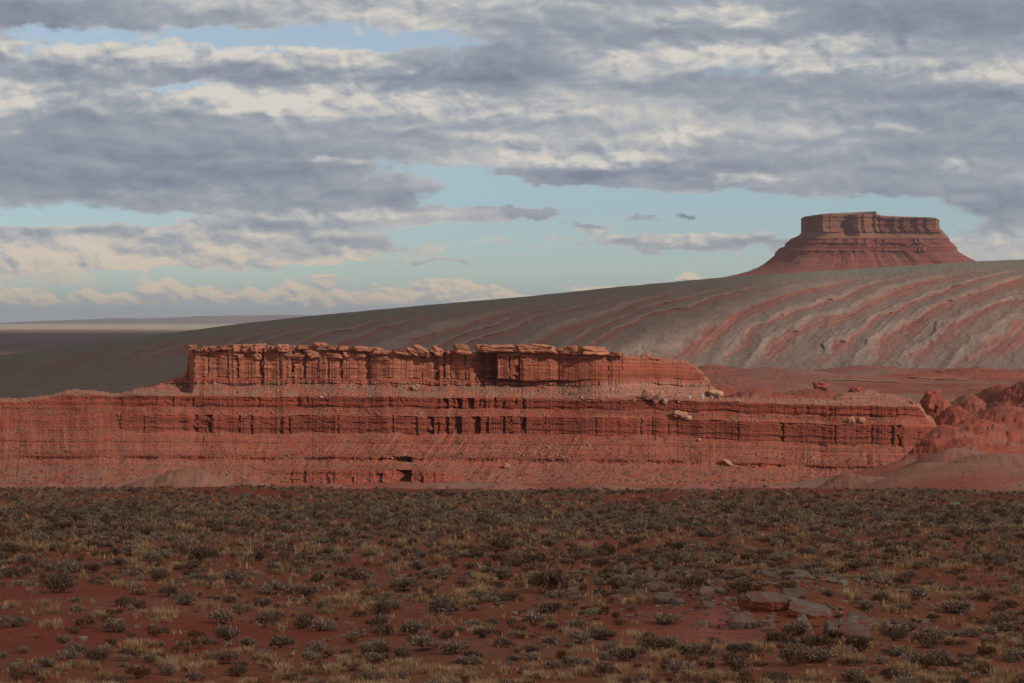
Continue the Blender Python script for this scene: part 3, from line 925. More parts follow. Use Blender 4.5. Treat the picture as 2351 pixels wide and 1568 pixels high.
# ------------------------------------------------------------------ far plateau
def build_plateau():
    Y0 = 43500.0
    xs = np.arange(-500, 1500, 6.0)
    top = itp([(-500, 748), (0, 741.3), (80, 737.2), (215, 732.5), (250, 730.4), (285, 730.4), (330, 731), (430, 727.5), (450, 725.5), (560, 724.2), (690, 722.6), (710, 723.5), (740, 728), (1500, 732)])(xs)
    top = top + 0.25 * fbm(xs / 30, 0 * xs, 801, 3)
    rows = [plate(xs, top, Y0 + 2500), plate(xs, top, Y0), plate(xs, top * 0.65 + 744 * 0.35, Y0 - 60), plate(xs, np.maximum(top + 3, 746.0), Y0 - 420), plate(xs, np.full_like(xs, 756.0), Y0 - 500)]
    v = np.array(rows)
    c = np.broadcast_to(C3(.19, .12, .12), v.shape)
    o = obj('plateau', mesh_from('plateau', v.reshape(-1, 3), grid_quads(5, len(xs)), c.reshape(-1, 3), False), M_FAR)
    tag(o, 'low dark plateau along the far horizon beyond the plain', 'plateau', kind='structure')


build_plateau()


# ------------------------------------------------------------------ clouds overhead that throw the shade
def vol_mat(density):
    m = bpy.data.materials.new('cloud_vapour')
    m.use_nodes = True
    t = m.node_tree
    t.nodes.clear()
    q = G(t)
    pv = q.new('ShaderNodeVolumePrincipled')
    pv.inputs['Color'].default_value = (0.9, 0.9, 0.92, 1)
    pv.inputs['Density'].default_value = density
    pv.inputs['Anisotropy'].default_value = 0.3
    o = q.new('ShaderNodeOutputMaterial')
    t.links.new(pv.outputs[0], o.inputs['Volume'])
    return m


def cloud(shadow_x, shadow_y, shadow_z, H, rx, ry, th, seed, density):
    k = (H - shadow_z) / sdir.z
    c = Vector((shadow_x, shadow_y, shadow_z)) + sdir * k
    nu, nv_ = 96, 40
    th_ = np.linspace(0, np.pi, nv_)[:, None]
    ph = np.linspace(0, 2 * np.pi, nu, endpoint=False)[None]
    X, Y, Z = np.sin(th_) * np.cos(ph), np.sin(th_) * np.sin(ph), np.cos(th_) + 0 * ph
    r = 1 + 0.35 * fbm(X * 2.2 + 9 * seed, Y * 2.2 + Z, 900 + seed, 4)
    Z = np.where(Z < 0, Z * 0.35, Z)
    v = np.stack([X * r * rx, Y * r * ry, Z * r * th], -1)
    i = np.arange(nu * nv_).reshape(nv_, nu)
    j = np.roll(i, -1, 1)
    q = np.stack([i[:-1], i[1:], j[1:], j[:-1]], -1).reshape(-1, 4)
    o = obj('cloud', mesh_from('cloud', v.reshape(-1, 3), q, None, True), vol_mat(density), None, c)
    tag(o, kind='structure')


cloud(-20, 170, -15, 900, 620, 430, 190, 1, 0.0034)
cloud(-1150, 3150, -40, 1500, 1330, 950, 260, 2, 0.0055)
cloud(-2300, 9500, -76, 2600, 3600, 4200, 320, 3, 0.0035)


# ------------------------------------------------------------------ haze
def haze(density):
    m = bpy.data.materials.new('haze_air')
    m.use_nodes = True
    t = m.node_tree
    t.nodes.clear()
    q = G(t)
    pv = q.new('ShaderNodeVolumePrincipled')
    pv.inputs['Color'].default_value = (0.80, 0.86, 0.98, 1)
    pv.inputs['Density'].default_value = density
    o = q.new('ShaderNodeOutputMaterial')
    t.links.new(pv.outputs[0], o.inputs['Volume'])
    x, y0, y1, z0, z1 = 85000.0, -1000.0, 64000.0, -190.0, 330.0
    v = np.array([(a, b, c) for a in (-x, x) for b in (y0, y1) for c in (z0, z1)])
    q_ = np.array([(0, 1, 3, 2), (4, 6, 7, 5), (0, 4, 5, 1), (2, 3, 7, 6), (0, 2, 6, 4), (1, 5, 7, 3)])
    tag(obj('haze', mesh_from('haze', v, q_), m), kind='stuff')


haze(2.1e-5)

# ------------------------------------------------------------------ boulders on the mesa
def boulder_mesh(name, w, d, h, seed, col, square=0.5, n=14, rough=0.16):
    """a weathered block: rounded box with bedding grooves"""
    r = np.random.default_rng(seed)
    u = np.linspace(-1, 1, n)
    vs, qs, off = [], [], 0
    for ax in range(3):
        for sg in (-1, 1):
            a, b = np.meshgrid(u, u, indexing='ij')
            p = np.zeros((n, n, 3))
            p[..., ax] = sg
            p[..., (ax + 1) % 3] = a
            p[..., (ax + 2) % 3] = b * 1.0
            qd = grid_quads(n, n)
            if sg < 0:
                qd = qd[:, ::-1]
            vs.append(p.reshape(-1, 3))
            qs.append(qd + off)
            off += n * n
    p = np.concatenate(vs)
    q = np.concatenate(qs)
    key = np.round(p * 1000).astype(np.int64)
    _, first, inv = np.unique(key, axis=0, return_index=True, return_inverse=True)
    p = p[first]
    q = inv.reshape(-1)[q]
    sph = p / np.linalg.norm(p, axis=1, keepdims=True)
    p = p * square + sph * (1 - square) * 1.2
    a = fbm(p[:, 0] * 1.3 + seed, p[:, 1] * 1.3 + p[:, 2] * 1.7, seed, 4)
    p = p * (1 + rough * 1.6 * a)[:, None]
    lay = cell1(p[:, 2] * 3.1 + 0.9 * a + seed, seed + 3) - 0.5
    chip = cell1(p[:, 0] * 1.7 + 0.5 * p[:, 2] + seed * .37, seed + 5) - 0.5
    p[:, 2] *= 1 + 0.22 * chip
    p[:, 1] *= 1 + 0.25 * chip
    p[:, :2] *= (1 + 0.16 * lay * 1.0)[:, None]
    p[:, 0] += 0.15 * r.normal() * p[:, 2]
    p = p * np.array([w / 2, d / 2, h / 2])
    c = np.clip(np.broadcast_to(col, p.shape) * (0.85 + 0.3 * (lay + 0.5))[:, None], 0, 1)
    return mesh_from(name, p, q, c, True)


M_BLOCK = rock_mat('boulder_stone', 1.2, 0.28, 0.7, 0.35)
ORD = ['first', 'second', 'third', 'fourth', 'fifth', 'sixth', 'seventh', 'eighth', 'ninth', 'tenth', 'eleventh', 'twelfth', 'thirteenth', 'fourteenth', 'fifteenth', 'sixteenth', 'seventeenth', 'eighteenth', 'nineteenth',
       'twentieth', 'twenty-first', 'twenty-second', 'twenty-third', 'twenty-fourth', 'twenty-fifth', 'twenty-sixth', 'twenty-seventh', 'twenty-eighth', 'twenty-ninth', 'thirtieth', 'thirty-first', 'thirty-second', 'thirty-third', 'thirty-fourth', 'thirty-fifth', 'thirty-sixth', 'thirty-seventh', 'thirty-eighth', 'thirty-ninth', 'fortieth']
z4 = lambda a, b, c, w, t=0: (401.8 + a * .1953, 769.2 + b * .1953, 769.2 + c * .1953, w * .1953, t)
z5 = lambda a, b, c, w, t=0: (861 + a * .1953, 769.2 + b * .1953, 769.2 + c * .1953, w * .1953, t)
z6 = lambda a, b, c, w, t=0: (1262.8 + a * .1953, 780.6 + b * .1953, 780.6 + c * .1953, w * .1953, t)
z7 = lambda a, b, c, w, t=0: (1721.9 + a * .2675, 832.3 + b * .2675, 832.3 + c * .2675, w * .2675, t)
RIM = [z4(205, 103, 170, 95), z4(285, 145, 195, 80), z4(365, 123, 190, 100), z4(460, 113, 195, 90), z4(590, 106, 175, 180), z4(720, 104, 190, 100), z4(840, 106, 190, 130), z4(930, 130, 190, 70),
       z4(1010, 98, 190, 125), z4(1090, 118, 190, 66), z4(1180, 114, 190, 104), z4(1275, 98, 190, 116), z4(1385, 118, 190, 96), z4(1500, 100, 180, 130), z4(1610, 125, 185, 90), z4(1700, 72, 150, 165),
       z4(1850, 106, 185, 130), z4(1980, 116, 185, 140), z4(2090, 125, 185, 90), z4(2180, 122, 190, 150), z4(2310, 128, 200, 96), z5(30, 142, 215, 90), z5(120, 190, 225, 80), z5(205, 203, 262, 84, .2), z5(310, 175, 222, 200, .1), z5(460, 165, 225, 170, .35),
       z5(560, 150, 220, 190, .35), z5(730, 145, 222, 150, .35), z5(900, 170, 228, 170, .1), z5(1020, 112, 180, 180, .25), z5(1040, 170, 228, 200, .05), z5(1260, 98, 200, 130), z5(1440, 92, 205, 330), z5(1600, 110, 205, 180), z5(1800, 112, 200, 230), z5(1980, 106, 200, 270),
       z5(2270, 132, 218, 220, -.05), z6(300, 75, 165, 150), z6(500, 58, 172, 290, -.08), z6(760, 130, 182, 180, -.1)]
BIG = {32: 'broadest orange caprock block on the mesa rim above the dark alcove', 38: 'bulky double-layered caprock block overhanging the pale streaked cliff', 15: 'tallest stacked block on the western half of the mesa rim',
       0: 'round boulder perched on the sheer left corner of the mesa rim', 39: 'low flat slab ending the row of caprock blocks toward the right'}
RIM_RANK = {k: i for i, k in enumerate(sorted(range(len(RIM)), key=lambda k: RIM[k][0]))}
for k, (bx, y0, y1, w, tilt) in enumerate(RIM):
    Yr = float(np.interp(bx, XS_M, MESA_Y[0])) - 0.6 + 2.2 * random.random()
    s_ = Yr / F
    h = max(4.5, (y1 - y0)) * s_ * 1.12
    me = boulder_mesh('boulder', w * s_ * random.uniform(.95, 1.12), max(3.0, w * s_ * 0.75), h * random.uniform(.6, .95), 1000 + k, C3(.44, .185, .115) * random.uniform(.75, 1.08), random.uniform(.55, .9), 14, 0.20)
    c = plate(bx, (y0 + y1) / 2 + 1.4, Yr)
    o = obj('boulder', me, M_BLOCK, None, Vector(c))
    o.rotation_euler = (random.uniform(-.08, .1), tilt + random.uniform(-.09, .12), random.uniform(-.4, .4))
    tag(o, BIG.get(k, 'weathered orange caprock block, %s of the row along the mesa rim from its left corner' % ORD[RIM_RANK[k]]), 'boulder', 'caprock blocks along the mesa rim')

TIER = [z4(500, 195, 250, 110), z4(760, 225, 270, 90), z4(960, 225, 285, 110), z4(1310, 205, 262, 130), z4(1440, 228, 275, 190), z4(1640, 175, 262, 200), z4(1890, 225, 276, 170), z4(2040, 205, 262, 130), z4(2180, 228, 270, 110), z5(100, 250, 300, 150), z5(1130, 215, 260, 120), z5(1640, 205, 250, 160)]
for k, (bx, y0, y1, w, tilt) in enumerate(TIER):
    Yr = mesa_at(bx, y1) + 0.6
    s_ = Yr / F
    me = boulder_mesh('boulder', w * s_, max(3.0, w * s_ * 0.6), (y1 - y0) * s_ * 1.1, 1300 + k, C3(.42, .175, .11) * random.uniform(.85, 1.1), random.uniform(.35, .55), 14, 0.22)
    o = obj('boulder', me, M_BLOCK, None, Vector(plate(bx, (y0 + y1) / 2, Yr)))
    o.rotation_euler = (random.uniform(-.1, .1), random.uniform(-.12, .12), random.uniform(-.4, .4))
    tag(o, 'brown-orange block jutting from the cliff just under the rim blocks, %s from its left corner' % ORD[k], 'boulder', 'blocks jutting under the mesa rim')

FALLEN = [
    (z6(1270, 620, 735, 150, -.6), 'tan tilted slab fallen on the pale talus under the right end of the cliff', (.42, .21, .14)),
    (z6(1150, 590, 695, 115, .3), 'broken brown block beside the tan tilted slab on the talus', (.38, .2, .14)),
    (z6(1350, 690, 755, 60, .2), 'small broken block just below the tan tilted slab', (.40, .24, .17)),
    (z6(1950, 598, 662, 165, .25), 'long cream slab lying alone right of the mesa upper tier', (.50, .30, .20)),
    (z6(1525, 838, 908, 175, .12), 'wide tan slab resting on the red ledge slope', (.46, .24, .16)),
    (z6(1625, 893, 938, 66, 0), 'pale round boulder touching the right end of the wide tan slab', (.55, .40, .32)),
    (z6(1795, 638, 695, 34, 0), 'whitish boulder at the foot of the pale talus edge', (.58, .48, .42)),
    (z6(1640, 648, 690, 30, 0), 'small whitish boulder midway down the pale talus', (.55, .44, .38)),
    (z6(2210, 703, 722, 46, 0), 'flat pale stone on the bench right of the mesa upper tier', (.46, .32, .24)),
    (z6(1900, 660, 690, 40, .3), 'small tan block between the whitish boulder and the cream slab', (.42, .25, .18)),
    (z7(868, 472, 517, 62, 0), 'squarish tan boulder on the right ledge, first of a pair', (.44, .23, .16)),
    (z7(958, 474, 517, 62, .1), 'squarish tan boulder on the right ledge, second of a pair', (.44, .22, .15)),
    ((1671, 1057, 1066, 26, .45), 'tilted tan slab low on the red slope of the mesa', (.46, .25, .17)),
    ((1163, 1065, 1074, 14, .3), 'lone tan block on the lower slope below the fan of rubble', (.43, .22, .15)),
    ((955, 884, 895, 18, -.2), 'tan block on the talus below the middle of the cap cliff', (.42, .24, .16)),
    ((1606, 1007, 1012, 7, 0), 'tiny pale boulder stopped on the red wall right of centre', (.5, .33, .25)),
    ((738, 909, 913, 6, 0), 'tiny whitish boulder on the ledge left of the dark notch', (.58, .48, .42)),
]
for k, ((bx, y0, y1, w, tilt), lab, col) in enumerate(FALLEN):
    Yr = mesa_at(bx, min(y1, 1140)) - 0.3
    s_ = Yr / F
    me = boulder_mesh('boulder', w * s_, w * s_ * 0.7, (y1 - y0) * s_ * (0.62 if abs(tilt) > .3 else 1.0), 2000 + k, C3(*col), 0.55, 12, 0.2)
    o = obj('boulder', me, M_BLOCK, None, Vector(plate(bx, (y0 + y1) / 2, Yr)))
    o.rotation_euler = (0.2, tilt, random.uniform(-.4, .4))
    tag(o, lab, 'boulder', 'fallen blocks on the mesa slopes')

# balanced rock on its pedestal
bx, y0, y1 = 1489, 810.5, 818.0
Yr = float(np.interp(bx, XS_M, MESA_Y[0])) + 1.0
s_ = Yr / F
o = obj('balanced_rock', boulder_mesh('balanced_rock', 11 * s_, 9 * s_, 8.2 * s_, 3001, C3(.44, .24, .15), 0.8, 10, 0.12), M_BLOCK, None, Vector(plate(bx, (y0 + y1) / 2, Yr)))
tag(o, 'squarish balanced rock perched alone on a small pedestal at the rim', 'rock')
o = obj('pedestal_rock', boulder_mesh('pedestal_rock', 22 * s_, 14 * s_, 7 * s_, 3002, C3(.36, .12, .075), 0.7, 10, 0.12), M_BLOCK, None, Vector(plate(1485, 821, Yr)))
tag(o, 'low red pedestal of rock holding up the balanced rock', 'rock')

# rock knobs in the valley
for k, (bx, y0, y1, w, lab) in enumerate(((1884, 880, 895, 30, 'jagged red rock knob in the valley behind the mesa, near the pale track'), (1966, 890, 904, 24, 'dark stacked rock knob crowning the smooth red mound'),
                                         (2139, 903, 940, 34, 'pointed red pinnacle at the right shoulder of the mesa'), (2268, 1012, 1022, 12, 'small dark rock on the grey valley floor at the right'))):
    Yr = (1650, 1130, 1150, 1090)[k]
    s_ = Yr / F
    c = plate(bx, (y0 + y1) / 2, Yr)
    o = obj('rock_knob', boulder_mesh('rock_knob', w * s_, w * s_ * 0.8, (y1 - y0) * s_ * 1.15, 3010 + k, C3(.33, .095, .065), 0.35, 16, 0.4), M_BLOCK, None, Vector(c))
    tag(o, lab, 'rock')


# rubble on the mesa slopes: one mass
def merge(protos, pos, scl, rot, tint=None, sel=None):
    """many small copies written into one mesh"""
    vs, qs, cs, off = [], [], [], 0
    for i in range(len(pos)):
        pv, pq, pc = protos[sel[i] if sel is not None else i % len(protos)]
        c, s = math.cos(rot[i]), math.sin(rot[i])
        p = pv * scl[i]
        p = np.stack([p[:, 0] * c - p[:, 1] * s, p[:, 0] * s + p[:, 1] * c, p[:, 2]], -1) + pos[i]
        vs.append(p)
        qs.append(pq + off)
        cs.append(pc * (tint[i] if tint is not None else 1.0))
        off += len(pv)
    return np.concatenate(vs), np.concatenate(qs), np.concatenate(cs)


def stone_proto(seed):
    r = np.random.default_rng(seed)
    v = np.array([(x, y, z) for x in (-1, 1) for y in (-1, 1) for z in (-1, 1)], float) * 0.5
    v = v * r.uniform(0.6, 1.1, (8, 3)) + r.normal(0, 0.06, (8, 3))
    q = np.array([(0, 1, 3, 2), (4, 6, 7, 5), (0, 4, 5, 1), (2, 3, 7, 6), (0, 2, 6, 4), (1, 5, 7, 3)])
    return v, q, np.ones((8, 3))


STONES = [stone_proto(i) for i in range(8)]


def rubble():
    pos, scl, tint = [], [], []
    zones = [(1240, 1610, 882, 922, 260, (.46, .29, .22)), (820, 960, 878, 912, 60, (.43, .26, .19)), (600, 820, 880, 912, 50, (.42, .23, .165)), (1180, 1300, 1020, 1066, 170, (.42, .21, .15)), (820, 960, 1040, 1062, 70, (.42, .22, .16)),
             (1000, 1200, 1005, 1070, 110, (.38, .18, .12)), (380, 440, 866, 890, 22, (.5, .36, .3)), (300, 1000, 1000, 1110, 160, (.36, .17, .11)), (1300, 2150, 1040, 1110, 200, (.38, .18, .13)), (1620, 2050, 955, 968, 60, (.38, .2, .15)), (100, 2150, 1096, 1122, 420, (.34, .17, .12)), (440, 1600, 1000, 1060, 160, (.34, .16, .11)), (450, 1100, 940, 953, 80, (.38, .2, .14))]
    for (xa, xb, ya, yb, n, col) in zones:
        for _ in range(n):
            x_, y_ = random.uniform(xa, xb), random.uniform(ya, yb)
            if y_ < float(mesa_top(x_)) + 3:
                continue
            pos.append(plate(x_, y_, mesa_at(x_, y_) - 0.1))
            s = min(2.2, 0.25 + abs(random.gauss(0, 0.36)))
            scl.append(np.array([s * 1.5, s, s * 0.8]))
            tint.append(np.array(col) * random.uniform(.7, 1.1))
    v, q, c = merge(STONES, pos, scl, [random.uniform(0, 6.28) for _ in pos], tint)
    tag(obj('rubble', mesh_from('rubble', v, q, c, False), M_BLOCK), 'loose pale rubble strewn over the slopes of the mesa', 'rubble', kind='stuff')


rubble()


# ------------------------------------------------------------------ plants
def plant_mat(name, amount=0.3):
    m = bpy.data.materials.new(name)
    m.use_nodes = True
    t = m.node_tree
    t.nodes.clear()
    q = G(t)
    at = q.new('ShaderNodeAttribute', attribute_name='Col')
    oi = q.new('ShaderNodeObjectInfo')
    pos = q.new('ShaderNodeNewGeometry').outputs['Position']
    n = q.noise(pos, scale=7.0, detail=3.0)
    f = q.m('ADD', q.m('MULTIPLY_ADD', oi.outputs['Random'], 0.45, 1.05), q.m('MULTIPLY_ADD', n, 2 * amount, -amount))
    c = q.mix(1.0, at.outputs['Color'], q.xyz(f, f, f), 'MULTIPLY')
    b = q.new('ShaderNodeBsdfPrincipled')
    q.put(b.inputs['Base Color'], c)
    b.inputs['Roughness'].default_value = 0.9
    b.inputs['Specular IOR Level'].default_value = 0.1
    o = q.new('ShaderNodeOutputMaterial')
    t.links.new(b.outputs[0], o.inputs['Surface'])
    return m


M_PLANT = plant_mat('desert_scrub')


def dome_plant(seed, n, leaf, col, col2, wide=1.0, high=0.6, lobes=5, up=0.5, inner=0.35, stems=True):
    """twiggy dome: short blades spread through several overlapping lobes; unit width"""
    r = np.random.default_rng(seed)
    cen = np.stack([r.uniform(-.18, .18, lobes), r.uniform(-.18, .18, lobes), r.uniform(.2, .44, lobes) * high], -1)
    rad = r.uniform(.16, .27, lobes)
    k = r.integers(0, lobes, n)
    d = r.normal(size=(n, 3))
    d[:, 2] = np.abs(d[:, 2]) * 0.9 - 0.25
    d /= np.linalg.norm(d, axis=1, keepdims=True)
    rr = (inner + (1 - inner) * r.random(n) ** 0.5)
    c = cen[k] + d * (rad[k] * rr)[:, None] * np.array([1.0, 1.0, high * 1.5])
    c[:, 2] = np.maximum(c[:, 2], 0.01)
    ax = d * (1 - up) + np.array([0, 0, up]) + r.normal(0, .3, (n, 3))
    ax /= np.linalg.norm(ax, axis=1, keepdims=True)
    side = np.cross(ax, r.normal(size=(n, 3)))
    side /= np.linalg.norm(side, axis=1, keepdims=True)
    L = leaf * r.uniform(.6, 1.5, n)[:, None]
    W = L * 0.30
    v = np.stack([c - side * W * .5 - ax * L * .5, c + side * W * .5 - ax * L * .5, c + side * W * .9 + ax * L * .3, c + ax * L * .8], 1)
    q = np.arange(n * 4).reshape(n, 4)
    t = r.random(n)[:, None]
    cc = (np.array(col) * (1 - t) + np.array(col2) * t) * r.uniform(.7, 1.25, n)[:, None]
    cc = np.repeat(cc, 4, 0)
    v = v.reshape(-1, 3)
    if stems:
        ms = 10
        a = r.uniform(0, 6.28, ms)
        tip = np.stack([np.cos(a) * .26, np.sin(a) * .26, r.uniform(.25, .5, ms) * high], -1)
        w = 0.012
        sv = np.stack([np.stack([np.cos(a) * .03 - w, np.sin(a) * .03, 0 * a], -1), np.stack([np.cos(a) * .03 + w, np.sin(a) * .03, 0 * a], -1), tip + np.array([w * .5, 0, 0]), tip - np.array([w * .5, 0, 0])], 1).reshape(-1, 3)
        q = np.concatenate([q, np.arange(ms * 4).reshape(ms, 4) + len(v)])
        v = np.concatenate([v, sv])
        cc = np.concatenate([cc, np.broadcast_to(C3(.11, .085, .065), (ms * 4, 3))])
    v = v * np.array([wide, wide, 1.0])
    return v, q, cc


def tuft(seed, n, col, col2, high=0.55, spread=0.35, width=0.012, clumps=3):
    """bunch of upright blades; unit width"""
    r = np.random.default_rng(seed)
    cb = r.normal(0, .17, (clumps, 2))
    k = r.integers(0, clumps, n)
    b = np.concatenate([cb[k] + r.normal(0, .06, (n, 2)), np.zeros((n, 1))], 1)
    a = r.uniform(0, 6.28, n)
    lean = np.abs(r.normal(0, spread, n))
    L = high * r.uniform(.5, 1.15, n)
    tip = b + np.stack([np.cos(a) * lean * L, np.sin(a) * lean * L, L], -1)
    mid = (b + tip) / 2 + np.stack([-np.cos(a) * lean * L * .1, -np.sin(a) * lean * L * .1, L * .06], -1)
    s = np.stack([-np.sin(a), np.cos(a), 0 * a], -1) * width
    v = np.stack([b - s, b + s, mid + s * .8, mid - s * .8, mid - s * .8, mid + s * .8, tip + s * .2, tip - s * .2], 1).reshape(-1, 3)
    q = np.arange(n * 8).reshape(n * 2, 4)
    t = r.random(n)[:, None]
    cc = np.repeat((np.array(col) * (1 - t) + np.array(col2) * t) * r.uniform(.75, 1.2, n)[:, None], 8, 0)
    return v, q, cc


KINDS = {
    # name: (builder, colours, category, group, describing words)
    'sagebrush': dict(cat='shrub', words='grey', hi=[dome_plant(20 + i, 620, .085, (.335, .25, .19), (.245, .17, .125), high=.62, lobes=6) for i in range(4)],
                      lo=[dome_plant(40 + i, 60, .17, (.335, .25, .19), (.245, .17, .125), high=.6, stems=False) for i in range(4)]),
    'blackbrush': dict(cat='shrub', words='dark brown', hi=[dome_plant(60 + i, 680, .075, (.165, .105, .075), (.235, .15, .10), high=.72, lobes=5, up=.65) for i in range(4)],
                       lo=[dome_plant(80 + i, 60, .17, (.165, .105, .075), (.235, .15, .10), high=.7, stems=False, up=.6) for i in range(4)]),
    'saltbush': dict(cat='shrub', words='pale green', hi=[dome_plant(100 + i, 560, .085, (.37, .295, .20), (.27, .205, .14), high=.6, lobes=6) for i in range(3)],
                     lo=[dome_plant(120 + i, 60, .17, (.37, .295, .20), (.27, .205, .14), high=.55, stems=False) for i in range(4)]),
    'rabbitbrush': dict(cat='shrub', words='rusty brown', hi=[dome_plant(140 + i, 520, .09, (.27, .135, .065), (.19, .105, .055), high=.75, lobes=4, up=.85) for i in range(3)],
                        lo=[dome_plant(160 + i, 55, .17, (.27, .14, .07), (.19, .105, .06), high=.7, stems=False, up=.8) for i in range(3)]),
    'bunchgrass': dict(cat='grass tuft', words='straw-coloured', hi=[tuft(180 + i, 260, (.56, .39, .23), (.40, .26, .145), .46, .5, .009, 6) for i in range(4)],
                       lo=[tuft(200 + i, 16, (.52, .36, .20), (.36, .23, .13), .45, .5, .03, 3) for i in range(4)]),
}
for k in KINDS:
    KINDS[k]['me'] = [mesh_from(k, v, q, c, False) for (v, q, c) in KINDS[k]['hi']]


def field_hit(x, y):
    """where the sight line through plate x, y meets the flat"""
    Ys = np.linspace(45, 345, 1500)
    zg = ground_z(np.full_like(Ys, x), Ys)
    yy = HZ - zg / Ys * F
    i = np.nonzero(yy <= y)[0]
    return float(Ys[i[0]]) if len(i) else 340.0


S, B, P_, T, GR = 'sagebrush', 'blackbrush', 'saltbush', 'rabbitbrush', 'bunchgrass'
Z5 = [(220, 455, 160, S), (330, 400, 130, B), (100, 525, 130, B), (40, 430, 110, T), (690, 400, 190, S), (550, 420, 90, B), (850, 450, 150, B), (940, 480, 90, S), (890, 530, 160, S), (1050, 560, 180, S), (560, 510, 120, GR), (440, 490, 80, GR),
      (160, 590, 140, S), (480, 655, 220, S), (640, 660, 160, B), (880, 680, 140, S), (860, 600, 100, GR), (1200, 510, 180, S), (1590, 510, 120, T), (1380, 590, 240, B), (1730, 575, 140, B), (1870, 600, 120, B), (2030, 630, 160, S), (1570, 720, 210, S),
      (1680, 700, 100, S), (1360, 650, 80, S), (1870, 670, 100, GR), (380, 790, 260, B), (290, 700, 90, B), (1070, 710, 140, B), (840, 890, 190, B), (1120, 820, 180, B), (1260, 870, 170, S), (800, 755, 130, GR), (920, 770, 130, GR), (1330, 745, 120, GR), (1450, 760, 130, GR),
      (320, 900, 150, GR), (60, 890, 120, GR), (1830, 800, 240, S), (2010, 800, 150, S), (2140, 780, 110, S), (1620, 920, 150, S), (1770, 890, 130, B), (1380, 900, 140, GR), (2210, 870, 160, GR), (760, 1050, 200, S), (570, 1030, 160, T), (950, 960, 140, GR), (1090, 960, 150, GR),
      (90, 1020, 200, S), (350, 1030, 150, GR), (1490, 1000, 230, S), (2030, 1030, 200, B), (2170, 1050, 190, S), (880, 1100, 100, B), (1100, 1070, 110, B), (430, 1130, 150, S), (1320, 1100, 120, T), (1530, 1110, 240, S), (1660, 1150, 160, S), (1900, 1160, 200, S), (2130, 1180, 160, S),
      (650, 1270, 220, B), (500, 1210, 220, S), (900, 1180, 200, GR), (1500, 1270, 210, B), (1600, 1350, 200, B), (1300, 1380, 160, S), (930, 1370, 170, T), (250, 1360, 120, B), (120, 1390, 120, B), (1180, 1310, 170, GR), (1900, 1330, 170, GR), (2080, 1340, 170, GR), (2250, 1330, 170, GR), (400, 1320, 150, GR), (700, 1380, 160, GR)]
Z6 = [(540, 780, 230, S), (620, 860, 120, GR), (930, 820, 140, GR), (290, 900, 130, GR), (170, 850, 130, GR), (40, 870, 110, S), (780, 940, 300, S), (1480, 800, 320, B), (1170, 760, 110, B), (920, 750, 110, B), (800, 700, 220, S), (1570, 680, 110, B), (1220, 600, 120, B), (1200, 520, 220, B),
      (860, 580, 100, B), (1010, 560, 80, T), (570, 620, 110, GR), (420, 640, 100, GR), (1960, 760, 200, S), (2090, 780, 110, B), (1850, 620, 150, B), (2020, 620, 200, B), (2240, 640, 80, B), (1460, 580, 70, B), (660, 1180, 260, S), (600, 1070, 220, S), (380, 1020, 200, S), (40, 1050, 110, S),
      (330, 1230, 200, B), (520, 1240, 160, B), (870, 1200, 220, S), (1090, 1050, 140, S), (1260, 1000, 110, S), (1680, 1020, 150, P_), (1540, 1040, 130, B), (1520, 1140, 160, S), (1700, 1130, 200, S), (1860, 1110, 230, S), (1870, 1240, 140, S), (2020, 1250, 200, B), (1270, 1250, 100, S),
      (1400, 1240, 130, P_), (1000, 1270, 160, S), (1590, 1240, 160, T), (2280, 1000, 150, P_), (2200, 1170, 200, B), (180, 1130, 110, T), (150, 1210, 100, B), (1950, 960, 90, T), (1200, 1340, 150, GR), (1400, 1370, 150, GR), (900, 1350, 160, GR), (700, 1330, 150, GR), (1750, 1340, 160, GR), (400, 1350, 140, GR), (2150, 1360, 140, GR)]
Z7 = [(110, 940, 180, P_), (700, 570, 80, B), (870, 720, 110, B), (420, 640, 70, T), (270, 720, 230, B), (560, 760, 200, B), (680, 730, 70, T), (1360, 850, 140, S), (860, 640, 110, B), (1250, 770, 120, GR), (1580, 700, 140, B), (2010, 500, 80, S), (1800, 560, 90, B), (1700, 780, 180, S), (1920, 870, 240, S),
      (2250, 990, 190, S), (2200, 870, 130, B), (1790, 920, 110, B), (930, 1010, 230, S), (820, 1090, 230, B), (1040, 1090, 220, B), (100, 1100, 180, B), (400, 1070, 120, B), (260, 1180, 130, B), (1540, 1040, 200, B), (1740, 1080, 220, B), (2140, 1100, 180, B), (1330, 1110, 230, B), (1820, 1190, 220, S),
      (2110, 1150, 160, T), (900, 1200, 260, B), (1060, 1180, 230, S), (560, 1230, 180, B), (380, 1220, 110, T), (200, 1270, 240, S), (1270, 1300, 210, S), (1460, 1190, 120, S), (1660, 1180, 180, S), (1190, 900, 70, B), (730, 1110, 120, GR), (60, 1170, 130, GR), (460, 1290, 150, GR), (1900, 1270, 160, GR), (2200, 1280, 160, GR), (1650, 1290, 170, GR), (1050, 1290, 150, GR)]
SEEN = [(a * .3418, 1090.6 + b * .3418, w * .3418, k) for (a, b, w, k) in Z5] + [(746.2 + a * .3418, 1090.6 + b * .3418, w * .3418, k) for (a, b, w, k) in Z6] + [(1492.5 + a * .3653, 1090.6 + b * .3653, w * .3653, k) for (a, b, w, k) in Z7]

plants = []      # kind, X, Y, width, height factor, from the photograph
for (px_, py_, w, k) in SEEN:
    Y = field_hit(px_, py_)
    plants.append((k, (px_ - CX) / F * Y, Y, w / F * Y, random.uniform(.9, 1.1), True))
seen_xy = np.array([(p[1], p[2], p[3]) for p in plants])


